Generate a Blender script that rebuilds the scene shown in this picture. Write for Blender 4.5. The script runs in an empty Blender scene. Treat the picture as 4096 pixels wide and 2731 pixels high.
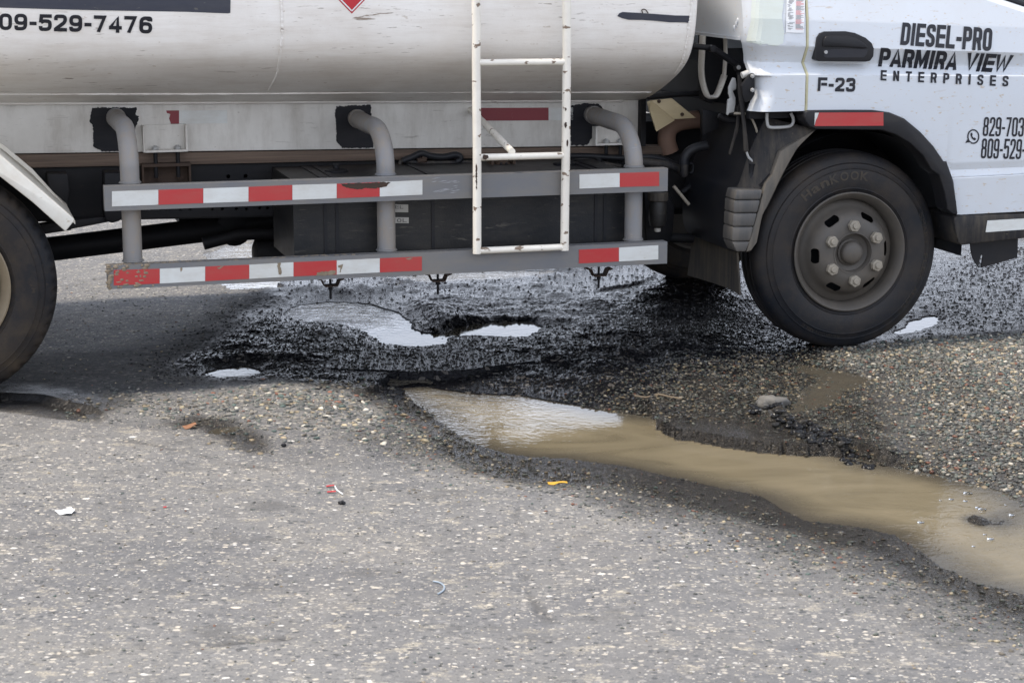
import bpy, bmesh, math, random
import numpy as np
from mathutils import Vector, Matrix
random.seed(7)
rng = np.random.default_rng(11)
SC = bpy.context.scene
COL = SC.collection

# ------------------------------------------------------------------ camera, sky, sun, exposure
CAM_H, FOCAL, PITCH = 1.60, 70.0, math.atan((784 + 130) / 4573.3)
cam_data = bpy.data.cameras.new('camera')
cam_data.lens = FOCAL; cam_data.sensor_width = 36.0
cam_data.clip_start = 0.05; cam_data.clip_end = 2000
cam_data.dof.use_dof = True; cam_data.dof.focus_distance = 7.8; cam_data.dof.aperture_fstop = 11
cam = bpy.data.objects.new('camera', cam_data)
cam.location = (0, 0, CAM_H); cam.rotation_euler = (math.pi / 2 - PITCH, 0, 0)
COL.objects.link(cam); SC.camera = cam

SUN_EL, SUN_AZ = math.radians(69), math.radians(257)      # azimuth of the sun, clockwise from +Y (away from the viewer)
world = bpy.data.worlds.new('World'); SC.world = world; world.use_nodes = True
wn = world.node_tree; wn.nodes.clear()
sky = wn.nodes.new('ShaderNodeTexSky'); sky.sky_type = 'NISHITA'; sky.sun_disc = False
sky.sun_elevation = SUN_EL; sky.sun_rotation = SUN_AZ
sky.air_density = 1.0; sky.dust_density = 1.0; sky.ozone_density = 1.0; sky.altitude = 0
# broken bright cloud in perspective, cover added towards the horizon to brighten pool reflections
def wnode(kind, **kw):
    n = wn.nodes.new(kind)
    for k, v in kw.items(): setattr(n, k, v)
    return n
def wlink(a, b): wn.links.new(a, b)
wtc = wnode('ShaderNodeTexCoord'); wsp = wnode('ShaderNodeSeparateXYZ'); wlink(wtc.outputs['Generated'], wsp.inputs[0])
wz = wnode('ShaderNodeMath', operation='MAXIMUM'); wlink(wsp.outputs[2], wz.inputs[0]); wz.inputs[1].default_value = 0.0
wza = wnode('ShaderNodeMath', operation='ADD'); wlink(wz.outputs[0], wza.inputs[0]); wza.inputs[1].default_value = 0.16
wdv = wnode('ShaderNodeVectorMath', operation='DIVIDE'); wcb = wnode('ShaderNodeCombineXYZ')
for i in range(3): wlink(wza.outputs[0], wcb.inputs[i])
wlink(wtc.outputs['Generated'], wdv.inputs[0]); wlink(wcb.outputs[0], wdv.inputs[1])
wnz = wnode('ShaderNodeTexNoise'); wnz.inputs['Scale'].default_value = 1.1; wnz.inputs['Detail'].default_value = 6; wnz.inputs['Roughness'].default_value = 0.55
wlink(wdv.outputs[0], wnz.inputs['Vector'])
wlow = wnode('ShaderNodeMapRange'); wlow.inputs['From Min'].default_value = 0.0; wlow.inputs['From Max'].default_value = 0.9; wlow.inputs['To Min'].default_value = 0.26; wlow.inputs['To Max'].default_value = 0.0
wlink(wz.outputs[0], wlow.inputs['Value'])
wad = wnode('ShaderNodeMath', operation='ADD'); wlink(wnz.outputs[0], wad.inputs[0]); wlink(wlow.outputs[0], wad.inputs[1])
wrp = wnode('ShaderNodeValToRGB'); wrp.color_ramp.elements[0].position = 0.40; wrp.color_ramp.elements[1].position = 0.66; wlink(wad.outputs[0], wrp.inputs[0])
wmx = wnode('ShaderNodeMix', data_type='RGBA'); wmx.inputs[7].default_value = (11.0, 11.9, 13.9, 1)
wlink(wrp.outputs[0], wmx.inputs[0]); wlink(sky.outputs[0], wmx.inputs[6])
bg = wnode('ShaderNodeBackground'); bg.inputs['Strength'].default_value = 0.15
wo = wnode('ShaderNodeOutputWorld'); wlink(wmx.outputs[2], bg.inputs[0]); wlink(bg.outputs[0], wo.inputs[0])

sun_data = bpy.data.lights.new('sun', 'SUN'); sun_data.energy = 4.4; sun_data.angle = math.radians(6.0)
sun_data.color = (1.0, 0.90, 0.77)
sun = bpy.data.objects.new('sun', sun_data); COL.objects.link(sun)
sd = Vector((math.sin(SUN_AZ) * math.cos(SUN_EL), math.cos(SUN_AZ) * math.cos(SUN_EL), math.sin(SUN_EL)))
sun.rotation_euler = (-sd).to_track_quat('-Z', 'Y').to_euler(); sun.location = sd * 20

SC.render.engine = 'CYCLES'
SC.view_settings.view_transform = 'Standard'; SC.view_settings.look = 'None'
SC.view_settings.exposure = 0.15; SC.view_settings.gamma = 1.0
SC.cycles.max_bounces = 6; SC.cycles.use_denoising = True

# ------------------------------------------------------------------ measuring: where a sight line meets a plane of the place
F4 = 4096 * FOCAL / 36.0
CP, SP = math.cos(PITCH), math.sin(PITCH)
TH = math.radians(16.0)                                   # the truck stands turned by 16 degrees
CT, ST = math.cos(TH), math.sin(TH)
def sight(x, y):
    a = (x - 2048) / F4; b = (1365.5 - y) / F4
    return (a, CP + b * SP, -SP + b * CP)
def G(x, y, z=0.0):                                        # x, y on the 2352 pixel wide view -> point of the ground at height z
    r = sight(x * 1.74150, y * 1.74150); t = (z - CAM_H) / r[2]
    return (t * r[0], t * r[1])
_g = G(1945, 800); O = Vector((_g[0], _g[1], 0))           # front wheel's contact point: origin of the truck
TO = {1: (0, 0), 2: (1024, 0), 3: (2048, 0), 4: (3072, 0), 5: (0, 583), 6: (1024, 583), 7: (2048, 583), 8: (3072, 583)}
def tp(t, X, Y):
    o = TO[t]; return (o[0] + X / 2.296, o[1] + Y / 2.296)
def PV(x, y, v):                                           # truck side plane at depth v -> (u, v, z)
    r = sight(x, y); n = (-ST, CT)
    k = (v + O.x * n[0] + O.y * n[1]) / (r[0] * n[0] + r[1] * n[1])
    px, py = k * r[0] - O.x, k * r[1] - O.y
    return Vector((px * CT + py * ST, v, CAM_H + k * r[2]))
def PU(x, y, u):                                           # truck cross plane at station u -> (u, v, z)
    r = sight(x, y); k = (u + O.x * CT + O.y * ST) / (r[0] * CT + r[1] * ST)
    px, py = k * r[0] - O.x, k * r[1] - O.y
    return Vector((u, -px * ST + py * CT, CAM_H + k * r[2]))
def A(t, X, Y, v): return PV(*tp(t, X, Y), v)
def B(t, X, Y, u): return PU(*tp(t, X, Y), u)
def S(x, y, surf):                                         # on a curved side surf(u, z) -> v
    v = 0.0
    for _ in range(12):
        p = PV(x, y, v); v = 0.5 * v + 0.5 * surf(p.x, p.z)
    return PV(x, y, v)

# ------------------------------------------------------------------ materials
MATS = {}
class N:
    def __init__(s, name):
        s.m = bpy.data.materials.new(name); s.m.use_nodes = True
        s.t = s.m.node_tree; s.b = s.t.nodes['Principled BSDF']; MATS[name] = s.m
        s.tc = s.t.nodes.new('ShaderNodeTexCoord')
    def new(s, kind, **kw):
        n = s.t.nodes.new(kind)
        for k, v in kw.items():
            if hasattr(n, k): setattr(n, k, v)
            else: n.inputs[k].default_value = v
        return n
    def link(s, a, b): s.t.links.new(a, b)
    def vec(s, scale=(1, 1, 1), out='Object'):
        mp = s.new('ShaderNodeMapping'); mp.inputs['Scale'].default_value = scale
        s.link(s.tc.outputs[out], mp.inputs[0]); return mp.outputs[0]
    def noise(s, scale, detail=6, rough=0.6, stretch=(1, 1, 1), dist=0.0):
        n = s.new('ShaderNodeTexNoise'); n.inputs['Scale'].default_value = scale
        n.inputs['Detail'].default_value = detail; n.inputs['Roughness'].default_value = rough
        n.inputs['Distortion'].default_value = dist
        s.link(s.vec(stretch), n.inputs['Vector']); return n.outputs[0]
    def voro(s, scale, feature='F1', stretch=(1, 1, 1), rnd=1.0):
        n = s.new('ShaderNodeTexVoronoi'); n.feature = feature
        n.inputs['Scale'].default_value = scale; n.inputs['Randomness'].default_value = rnd
        s.link(s.vec(stretch), n.inputs['Vector']); return n
    def ramp(s, fac, stops, interp='LINEAR'):
        r = s.new('ShaderNodeValToRGB'); r.color_ramp.interpolation = interp
        e = r.color_ramp.elements
        while len(e) > 1: e.remove(e[-1])
        for i, (p, c) in enumerate(stops):
            if not isinstance(c, (tuple, list)): c = (c, c, c)
            el = e[0] if i == 0 else e.new(p)
            el.position = p; el.color = (*c[:3], 1)
        s.link(fac, r.inputs[0]); return r.outputs[0]
    def mix(s, fac, a, b, blend='MIX'):
        n = s.new('ShaderNodeMix'); n.data_type = 'RGBA'; n.blend_type = blend
        for si, val in ((0, fac), (6, a), (7, b)):
            sock = n.inputs[si]
            if hasattr(val, 'links'): s.link(val, sock)
            elif isinstance(val, (tuple, list)): sock.default_value = (*val[:3], 1)
            else: sock.default_value = val if si == 0 else (val, val, val, 1)
        return n.outputs[2]
    def math(s, op, a, b=None, c=None):
        n = s.new('ShaderNodeMath'); n.operation = op
        for i, val in enumerate((a, b, c)):
            if val is None: continue
            if hasattr(val, 'links'): s.link(val, n.inputs[i])
            else: n.inputs[i].default_value = val
        return n.outputs[0]
    def attr(s, name):
        n = s.new('ShaderNodeAttribute'); n.attribute_name = name; return n
    def bump(s, h, strength=0.3, dist=0.01, normal=None):
        n = s.new('ShaderNodeBump'); n.inputs['Distance'].default_value = dist
        if hasattr(strength, 'links'): s.link(strength, n.inputs['Strength'])
        else: n.inputs['Strength'].default_value = strength
        s.link(h, n.inputs['Height'])
        if normal is not None: s.link(normal, n.inputs['Normal'])
        return n.outputs[0]
    def set(s, color=None, rough=None, normal=None, metal=None, spec=None, **kw):
        for key, val in (('Base Color', color), ('Roughness', rough), ('Normal', normal), ('Metallic', metal), ('Specular IOR Level', spec)):
            if val is None: continue
            if hasattr(val, 'links'): s.link(val, s.b.inputs[key])
            elif isinstance(val, (tuple, list)): s.b.inputs[key].default_value = (*val[:3], 1)
            else: s.b.inputs[key].default_value = val
        for k, v in kw.items(): s.b.inputs[k].default_value = v
        return s.m

def coated(name, base, dirt=(0.16, 0.12, 0.07), amount=0.35, rough=0.4, spots=0.5, stretch=(0.35, 1, 3), fine=60, spec=0.5, bumpy=0.08, scuff=0.0, scol=(0.10, 0.07, 0.04), lo=0.70):
    """Weathered paint, plastic or rubber: a base colour, clouds of dust, streaks and small splashes."""
    s = N(name)
    cloud = s.ramp(s.noise(3.1, 7, 0.65), [(0.38, 0.0), (0.75, 1.0)])
    streak = s.ramp(s.noise(9, 6, 0.7, stretch), [(0.45, 0.0), (0.8, 1.0)])
    spot = s.ramp(s.noise(fine, 2, 0.5, (0.6, 1, 1.4)), [(lo, 0.0), (lo + 0.04, 1.0)])
    f = s.math('MULTIPLY', s.math('ADD', s.math('MULTIPLY', cloud, 0.6), s.math('MULTIPLY', streak, 0.6)), amount)
    f = s.math('MINIMUM', s.math('MAXIMUM', f, s.math('MULTIPLY', spot, spots)), 1.0)
    tint = s.mix(s.noise(1.3, 3), base, tuple(c * 0.9 for c in base))
    col = s.mix(f, tint, dirt)
    if scuff:
        sc1 = s.ramp(s.noise(34, 4, 0.6, (0.22, 1, 1.5), 0.4), [(0.655, 0.0), (0.70, 1.0)])
        sc2 = s.ramp(s.noise(90, 3, 0.6, (0.15, 1, 1.6)), [(0.655, 0.0), (0.70, 0.7)])
        area = s.ramp(s.noise(1.7, 4, 0.6), [(0.38, 0.15), (0.62, 1.0)])
        sf = s.math('MULTIPLY', s.math('MULTIPLY', s.math('MAXIMUM', sc1, sc2), area), scuff)
        col = s.mix(sf, col, scol)
    r = s.math('ADD', s.math('MULTIPLY', f, 0.35), rough)
    return s.set(col, r, s.bump(s.noise(150, 3), bumpy, 0.002), spec=spec)

coated('tank_white', (0.86, 0.82, 0.76), (0.36, 0.26, 0.16), 0.42, 0.42, 0.45, (0.5, 1, 5), 45, bumpy=0.25, scuff=0.9, scol=(0.16, 0.105, 0.06))
coated('skirt_white', (0.68, 0.65, 0.59), (0.17, 0.125, 0.08), 0.55, 0.5, 0.6, (2, 1, 0.5), 70, scuff=0.5, scol=(0.12, 0.09, 0.06))
coated('cab_white', (0.60, 0.625, 0.65), (0.42, 0.29, 0.14), 0.10, 0.22, 0.6, (1, 1, 1), 75, bumpy=0.02, lo=0.665, scuff=0.5, scol=(0.38, 0.25, 0.11))
coated('ladder_cream', (0.80, 0.75, 0.65), (0.13, 0.075, 0.04), 0.30, 0.42, 0.9, (1, 1, 1), 38, lo=0.64)
coated('guard_grey', (0.135, 0.138, 0.145), (0.23, 0.19, 0.13), 0.55, 0.42, 0.25, (1, 1, 4), 40)
coated('pipe_grey', (0.19, 0.193, 0.20), (0.27, 0.21, 0.14), 0.80, 0.40, 0.6, (3, 3, 1), 34, lo=0.64, scuff=0.5, scol=(0.36, 0.36, 0.36))
coated('tape_red', (0.42, 0.022, 0.024), (0.22, 0.13, 0.085), 0.34, 0.36, 0.35, (1, 1, 3), 60)
coated('tape_white', (0.62, 0.63, 0.60), (0.26, 0.18, 0.10), 0.42, 0.38, 0.6, (1, 1, 3), 60)
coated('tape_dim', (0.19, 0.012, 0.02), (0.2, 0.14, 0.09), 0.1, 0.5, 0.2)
coated('navy', (0.030, 0.034, 0.052), (0.3, 0.27, 0.2), 0.12, 0.45, 0.3)
coated('letter_black', (0.014, 0.015, 0.021), (0.3, 0.25, 0.18), 0.05, 0.35, 0.15, spec=0.3)
coated('black_paint', (0.009, 0.010, 0.013), (0.07, 0.06, 0.055), 0.30, 0.62, 0.2, spec=0.2)
coated('plastic_black', (0.009, 0.010, 0.013), (0.07, 0.055, 0.04), 0.25, 0.45, 0.25, spec=0.25)
coated('plastic_dusty', (0.016, 0.016, 0.018), (0.19, 0.155, 0.11), 0.55, 0.62, 0.3, (4, 2, 0.5), 60, spec=0.25)
coated('rubber', (0.008, 0.009, 0.012), (0.105, 0.073, 0.040), 0.56, 0.62, 0.25, (1, 1, 1), 50, bumpy=0.3, spec=0.25)
coated('rubber_flap', (0.022, 0.021, 0.02), (0.15, 0.12, 0.083), 0.75, 0.75, 0.3, (4, 4, 0.4), 60, spec=0.2)
coated('rim_brown', (0.062, 0.055, 0.047), (0.14, 0.113, 0.082), 0.70, 0.55, 0.3, (1, 1, 1), 40)
coated('rim_gold', (0.20, 0.155, 0.095), (0.13, 0.095, 0.06), 0.6, 0.55, 0.3)
coated('nut', (0.27, 0.24, 0.19), (0.2, 0.15, 0.1), 0.5, 0.5, 0.2)
coated('steel_dark', (0.0065, 0.007, 0.009), (0.05, 0.04, 0.03), 0.25, 0.55, 0.3, spec=0.2)
coated('steel_bright', (0.36, 0.36, 0.35), (0.2, 0.16, 0.1), 0.4, 0.35, 0.3)
coated('fuel_black', (0.007, 0.008, 0.010), (0.08, 0.068, 0.052), 0.42, 0.42, 0.40, (0.6, 1, 2.5), 75, bumpy=0.3, scuff=0.5, scol=(0.12, 0.105, 0.085), spec=0.3)
coated('rust', (0.042, 0.030, 0.024), (0.13, 0.075, 0.045), 0.5, 0.7, 0.5, spec=0.2)
coated('rust_pipe', (0.17, 0.105, 0.075), (0.28, 0.15, 0.09), 0.6, 0.7, 0.5)
coated('cream_metal', (0.52, 0.42, 0.25), (0.25, 0.18, 0.1), 0.35, 0.5, 0.2)
coated('tape_green', (0.60, 0.645, 0.60), (0.38, 0.33, 0.18), 0.30, 0.5, 0.2)
coated('fender_white', (0.68, 0.65, 0.57), (0.30, 0.20, 0.10), 0.55, 0.45, 0.5, (1, 1, 1), 50)
coated('placard_red', (0.50, 0.018, 0.03), (0.3, 0.2, 0.15), 0.08, 0.35, 0.1)
coated('print_white', (0.75, 0.75, 0.74), (0.4, 0.35, 0.3), 0.08, 0.4, 0.1)
coated('print_red', (0.55, 0.03, 0.04), (0.4, 0.2, 0.2), 0.05, 0.4, 0.1)
coated('gasket', (0.50, 0.47, 0.30), (0.2, 0.15, 0.08), 0.5, 0.6, 0.5)
coated('sticker', (0.42, 0.40, 0.36), (0.2, 0.17, 0.12), 0.4, 0.5, 0.4)
coated('plastic_grey', (0.055, 0.055, 0.056), (0.22, 0.185, 0.14), 0.60, 0.5, 0.35, (4, 2, 0.5), 60, spec=0.4)
coated('dust_lip', (0.085, 0.078, 0.068), (0.25, 0.205, 0.15), 0.60, 0.6, 0.3, (4, 2, 0.5), 60, spec=0.3)
coated('rubber_front', (0.007, 0.0085, 0.012), (0.095, 0.066, 0.037), 0.42, 0.55, 0.25, (1, 1, 1), 50, bumpy=0.3, spec=0.3)
s = N('timber')
g = s.noise(14, 8, 0.7, (0.12, 1, 9))
s.set(s.ramp(g, [(0.25, (0.035, 0.024, 0.018)), (0.55, (0.12, 0.082, 0.058)), (0.8, (0.20, 0.145, 0.105))]), 0.8, s.bump(g, 0.5, 0.004))
s = N('glass_dark'); s.set((0.012, 0.013, 0.015), 0.04)
s = N('dusty_mud'); s.set(s.ramp(s.noise(30), [(0.3, (0.15, 0.115, 0.075)), (0.7, (0.27, 0.215, 0.15))]), 0.9, s.bump(s.noise(90), 0.6, 0.004))

# ------------------------------------------------------------------ mesh helpers
def link(name, me, mat, parent=None, smooth=False):
    o = bpy.data.objects.new(name, me); COL.objects.link(o)
    if mat: me.materials.append(MATS[mat])
    if parent is not None: o.parent = parent
    if smooth: me.polygons.foreach_set('use_smooth', [True] * len(me.polygons))
    return o
def bm_link(name, bm, mat, parent=None, smooth=None, recalc=True):
    if recalc: bmesh.ops.recalc_face_normals(bm, faces=bm.faces[:])
    me = bpy.data.meshes.new(name); bm.to_mesh(me); bm.free()
    o = link(name, me, mat, parent)
    if smooth is not None:
        me.polygons.foreach_set('use_smooth', [True] * len(me.polygons))
        if smooth < 180:
            for e_ in (): pass
            me.update()
            try: me.set_sharp_from_angle(angle=math.radians(smooth))
            except Exception: pass
    return o
def bevel(bm, w, seg=2):
    if w > 0:
        es = [e for e in bm.edges if len(e.link_faces) == 2 and e.calc_face_angle(0) > 0.5]
        bmesh.ops.bevel(bm, geom=es, offset=w, segments=seg, profile=0.5, affect='EDGES', clamp_overlap=True)
def add_box(bm, u0, u1, v0, v1, z0, z1):
    vs = [bm.verts.new((u, v, z)) for u in (u0, u1) for v in (v0, v1) for z in (z0, z1)]
    for f in ((0, 1, 3, 2), (4, 6, 7, 5), (0, 4, 5, 1), (2, 3, 7, 6), (0, 2, 6, 4), (1, 5, 7, 3)):
        bm.faces.new([vs[i] for i in f])
def box(name, mat, parent, u0, u1, v0, v1, z0, z1, bw=0.0, seg=2):
    bm = bmesh.new(); add_box(bm, min(u0, u1), max(u0, u1), min(v0, v1), max(v0, v1), min(z0, z1), max(z0, z1)); bevel(bm, bw, seg)
    return bm_link(name, bm, mat, parent, 40 if bw else None)
def add_prism(bm, pts, d):
    """pts: polygon of Vectors; d: extrusion Vector"""
    a = [bm.verts.new(p) for p in pts]; b = [bm.verts.new(Vector(p) + d) for p in pts]
    n = len(pts)
    bm.faces.new(a); bm.faces.new(list(reversed(b)))
    for i in range(n):
        j = (i + 1) % n; bm.faces.new((a[i], b[i], b[j], a[j]))
def prism(name, mat, parent, pts, d, bw=0.0, seg=2):
    bm = bmesh.new(); add_prism(bm, pts, Vector(d)); bmesh.ops.recalc_face_normals(bm, faces=bm.faces[:]); bevel(bm, bw, seg)
    return bm_link(name, bm, mat, parent, 40 if bw else None)
def smooth_path(pts, n=8):
    P = [Vector(p) for p in pts]; out = []
    for i in range(len(P) - 1):
        p0, p1, p2, p3 = P[max(i - 1, 0)], P[i], P[i + 1], P[min(i + 2, len(P) - 1)]
        for k in range(n):
            t = k / n
            out.append(0.5 * ((2 * p1) + (p2 - p0) * t + (2 * p0 - 5 * p1 + 4 * p2 - p3) * t * t + (3 * p1 - p0 - 3 * p2 + p3) * t ** 3))
    out.append(P[-1]); return out
def add_tube(bm, path, r, seg=12, flat=None):
    """swept round bar; r may be a list; flat=(a,b) gives an elliptical section"""
    P = [Vector(p) for p in path]; rings = []
    T0 = (P[1] - P[0]).normalized()
    ref = Vector((0, 0, 1)) if abs(T0.z) < 0.9 else Vector((1, 0, 0))
    nrm = (ref - T0 * ref.dot(T0)).normalized()
    for i, p in enumerate(P):
        T = (P[min(i + 1, len(P) - 1)] - P[max(i - 1, 0)]).normalized()
        nrm = (nrm - T * nrm.dot(T)).normalized(); bn = T.cross(nrm)
        rr = r[i] if isinstance(r, (list, tuple)) else r
        ra, rb = (rr, rr) if flat is None else (flat[0], flat[1])
        rings.append([bm.verts.new(p + nrm * (ra * math.cos(2 * math.pi * k / seg)) + bn * (rb * math.sin(2 * math.pi * k / seg))) for k in range(seg)])
    for a, b in zip(rings, rings[1:]):
        for k in range(seg):
            bm.faces.new((a[k], a[(k + 1) % seg], b[(k + 1) % seg], b[k]))
    bm.faces.new(list(reversed(rings[0]))); bm.faces.new(rings[-1])
def tube(name, mat, parent, path, r, seg=12, sm=0, flat=None):
    bm = bmesh.new(); add_tube(bm, smooth_path(path, sm) if sm else path, r, seg, flat)
    return bm_link(name, bm, mat, parent, 50)
def lathe(name, mat, parent, prof, centre, seg=64, axis='v', closed=False, smooth=35, mod=None):
    """prof: list of (radius, along axis); axis v (across the truck) or z"""
    bm = bmesh.new(); rings = []
    for i, (r, h) in enumerate(prof):
        ring = []
        for k in range(seg):
            a = 2 * math.pi * k / seg; rr = r * (mod(i, k) if mod else 1)
            if axis == 'v': p = (centre[0] + rr * math.cos(a), centre[1] + h, centre[2] + rr * math.sin(a))
            else: p = (centre[0] + rr * math.cos(a), centre[1] + rr * math.sin(a), centre[2] + h)
            ring.append(bm.verts.new(p))
        rings.append(ring)
    pairs = list(zip(rings, rings[1:])) + ([(rings[-1], rings[0])] if closed else [])
    for a, b in pairs:
        for k in range(seg): bm.faces.new((a[k], a[(k + 1) % seg], b[(k + 1) % seg], b[k]))
    if not closed:
        bm.faces.new(rings[0]); bm.faces.new(rings[-1])
    bmesh.ops.remove_doubles(bm, verts=bm.verts[:], dist=1e-5)
    return bm_link(name, bm, mat, parent, smooth)
def hexnut(name, mat, parent, c, r, h, normal=(0, -1, 0), rot=0.0):
    nv = Vector(normal).normalized(); ref = Vector((0, 0, 1)) if abs(nv.z) < 0.9 else Vector((1, 0, 0))
    a = (ref - nv * ref.dot(nv)).normalized(); b = nv.cross(a); c = Vector(c)
    bm = bmesh.new()
    add_prism(bm, [c + a * (r * math.cos(rot + k * math.pi / 3)) + b * (r * math.sin(rot + k * math.pi / 3)) for k in range(6)], nv * h)
    add_prism(bm, [c + nv * h * 0.98 + a * (0.5 * r * math.cos(k * math.pi / 6)) + b * (0.5 * r * math.sin(k * math.pi / 6)) for k in range(12)], nv * h * 0.4)
    bmesh.ops.recalc_face_normals(bm, faces=bm.faces[:]); bevel(bm, r * 0.1, 1)
    return bm_link(name, bm, mat, parent)
def fill2d(loops, extrude=0.0):
    """2D polygon with holes (even-odd) -> vertices, faces"""
    cu = bpy.data.curves.new('outline', 'CURVE'); cu.dimensions = '2D'; cu.fill_mode = 'BOTH'; cu.extrude = extrude
    for lp in loops:
        sp = cu.splines.new('POLY'); sp.points.add(len(lp) - 1); sp.use_cyclic_u = True
        for i, (x, y) in enumerate(lp): sp.points[i].co = (x, y, 0, 1)
    return curve_mesh(cu)
def curve_mesh(cu):
    o = bpy.data.objects.new('outline', cu); COL.objects.link(o)
    dg = bpy.context.evaluated_depsgraph_get(); me = o.evaluated_get(dg).to_mesh()
    vs = [tuple(v.co) for v in me.vertices]; fs = [tuple(p.vertices) for p in me.polygons]
    o.evaluated_get(dg).to_mesh_clear(); bpy.data.objects.remove(o); bpy.data.curves.remove(cu)
    return vs, fs
def _fillet(pts, r, closed):
    """round the corners of a polyline; r may be a list"""
    out = []; n = len(pts)
    for i, p in enumerate(pts):
        rr = r[i] if isinstance(r, (list, tuple)) else r
        if (not closed and i in (0, n - 1)) or rr <= 0: out.append(Vector(p)); continue
        p = Vector(p); a = Vector(pts[i - 1]) - p; b = Vector(pts[(i + 1) % n]) - p
        d = min(rr, a.length * 0.49, b.length * 0.49); a.normalize(); b.normalize()
        for k in range(6):
            f = k / 5; q = (p + a * d) * (1 - f) ** 2 + p * 2 * f * (1 - f) + (p + b * d) * f * f; out.append(q)
    return out
def _stroke(P, t, closed):
    L, R = [], []; n = len(P)
    for i in range(n):
        a = P[i - 1] if (i > 0 or closed) else None; b = P[(i + 1) % n] if (i < n - 1 or closed) else None
        d1 = (P[i] - a).normalized() if a is not None else None; d2 = (b - P[i]).normalized() if b is not None else None
        if d1 is None: d1 = d2
        if d2 is None: d2 = d1
        n1 = Vector((-d1.y, d1.x)); n2 = Vector((-d2.y, d2.x)); m = n1 + n2
        m = m.normalized() if m.length > 1e-6 else n1; k = (t / 2) / max(0.45, m.dot(n1))
        L.append(P[i] + m * k); R.append(P[i] - m * k)
    return ([L, R[::-1]] if closed else [L + R[::-1]])
_C = 'c'                                                   # strokes of each sign in a unit box: (points, closed)
GLYPH = {'0': [([(0, 0), (1, 0), (1, 1), (0, 1)], 1)], 'O': [([(0, 0), (1, 0), (1, 1), (0, 1)], 1)], 'D': [([(0, 0), (1, 0), (1, 1), (0, 1)], [0, 1, 1, 0])],
  'I': [([(.5, -.5), (.5, 1.5)], 0)], 'L': [([(0, 1.5), (0, 0), (1.5, 0)], -1)], '-': [([(-.5, .42), (1.5, .42)], 0)], '1': [([(.5, -.5), (.5, 1.1), (.1, .8)], -1)],
  'E': [([(1.5, 1), (0, 1), (0, 0), (1.5, 0)], -1), ([(.3, .5), (1.3, .5)], 0)], 'F': [([(1.5, 1), (0, 1), (0, -.5)], -1), ([(.3, .5), (1.2, .5)], 0)],
  'T': [([(-.5, 1), (1.5, 1)], 0), ([(.5, .9), (.5, -.5)], 0)], 'P': [([(0, -.5), (0, 1), (1, 1), (1, .44), (.3, .44)], [0, 0, 1, 1, 0])],
  'R': [([(0, -.5), (0, 1), (1, 1), (1, .46), (.3, .46)], [0, 0, 1, 1, 0]), ([(.55, .40), (.82, .32), (1.0, -.5)], 0)],
  'S': [([(1, .72), (1, 1), (0, 1), (0, .56), (1, .44), (1, 0), (0, 0), (0, .28)], 1.0)], 'A': [([(-.1, -.5), (.5, 1.35), (1.1, -.5)], -1), ([(.2, .22), (.8, .22)], 0)],
  'M': [([(0, -.5), (0, 1.5)], 0), ([(1, -.5), (1, 1.5)], 0), ([(.02, 1.15), (.5, .12), (.98, 1.15)], -1)], 'N': [([(0, -.5), (0, 1.5)], 0), ([(1, -.5), (1, 1.5)], 0), ([(.0, 1.1), (1.0, -.1)], 0)],
  'V': [([(-.1, 1.5), (.5, -.3), (1.1, 1.5)], -1)], 'W': [([(-.1, 1.5), (.2, -.2), (.5, 1.0), (.8, -.2), (1.1, 1.5)], -1)],
  '2': [([(0, .70), (0, 1), (1, 1), (1, .58), (.0, .06)], 1.0), ([(-.5, 0), (1.5, 0)], 0)], '3': [([(0, .74), (0, 1), (1, 1), (1, .52), (.3, .52)], 1.0), ([(.3, .52), (1, .52), (1, 0), (0, 0), (0, .26)], 1.0)],
  '4': [([(.74, -.5), (.74, 1.2), (-.05, .24)], -1), ([(-.2, .24), (1.5, .24)], 0)], '5': [([(1.3, 1), (.08, 1), (.0, .50)], -1), ([(.02, .50), (.3, .62), (1, .62), (1, 0), (0, 0), (0, .24)], [0, 0.2, 1, 1, 1, 0])],
  '6': [([(0, 0), (1, 0), (1, .58), (0, .58)], 1), ([(0, .3), (0, 1), (1, 1), (1, .76)], 1.0)], '9': [([(0, .42), (1, .42), (1, 1), (0, 1)], 1), ([(1, .7), (1, 0), (0, 0), (0, .24)], 1.0)],
  '7': [([(-.5, 1), (1.0, 1), (.30, -.5)], -1)], '8': [([(0, 0), (1, 0), (1, .53), (0, .53)], 1), ([(.05, .53), (.95, .53), (.95, 1), (.05, 1)], 1)]}
GLYPH['6'][0] = (GLYPH['6'][0][0], 1); NARROW = {'I': 0.42, '-': 0.55, ' ': 0.45}; WIDE = {'M': 1.25, 'W': 1.35}
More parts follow.
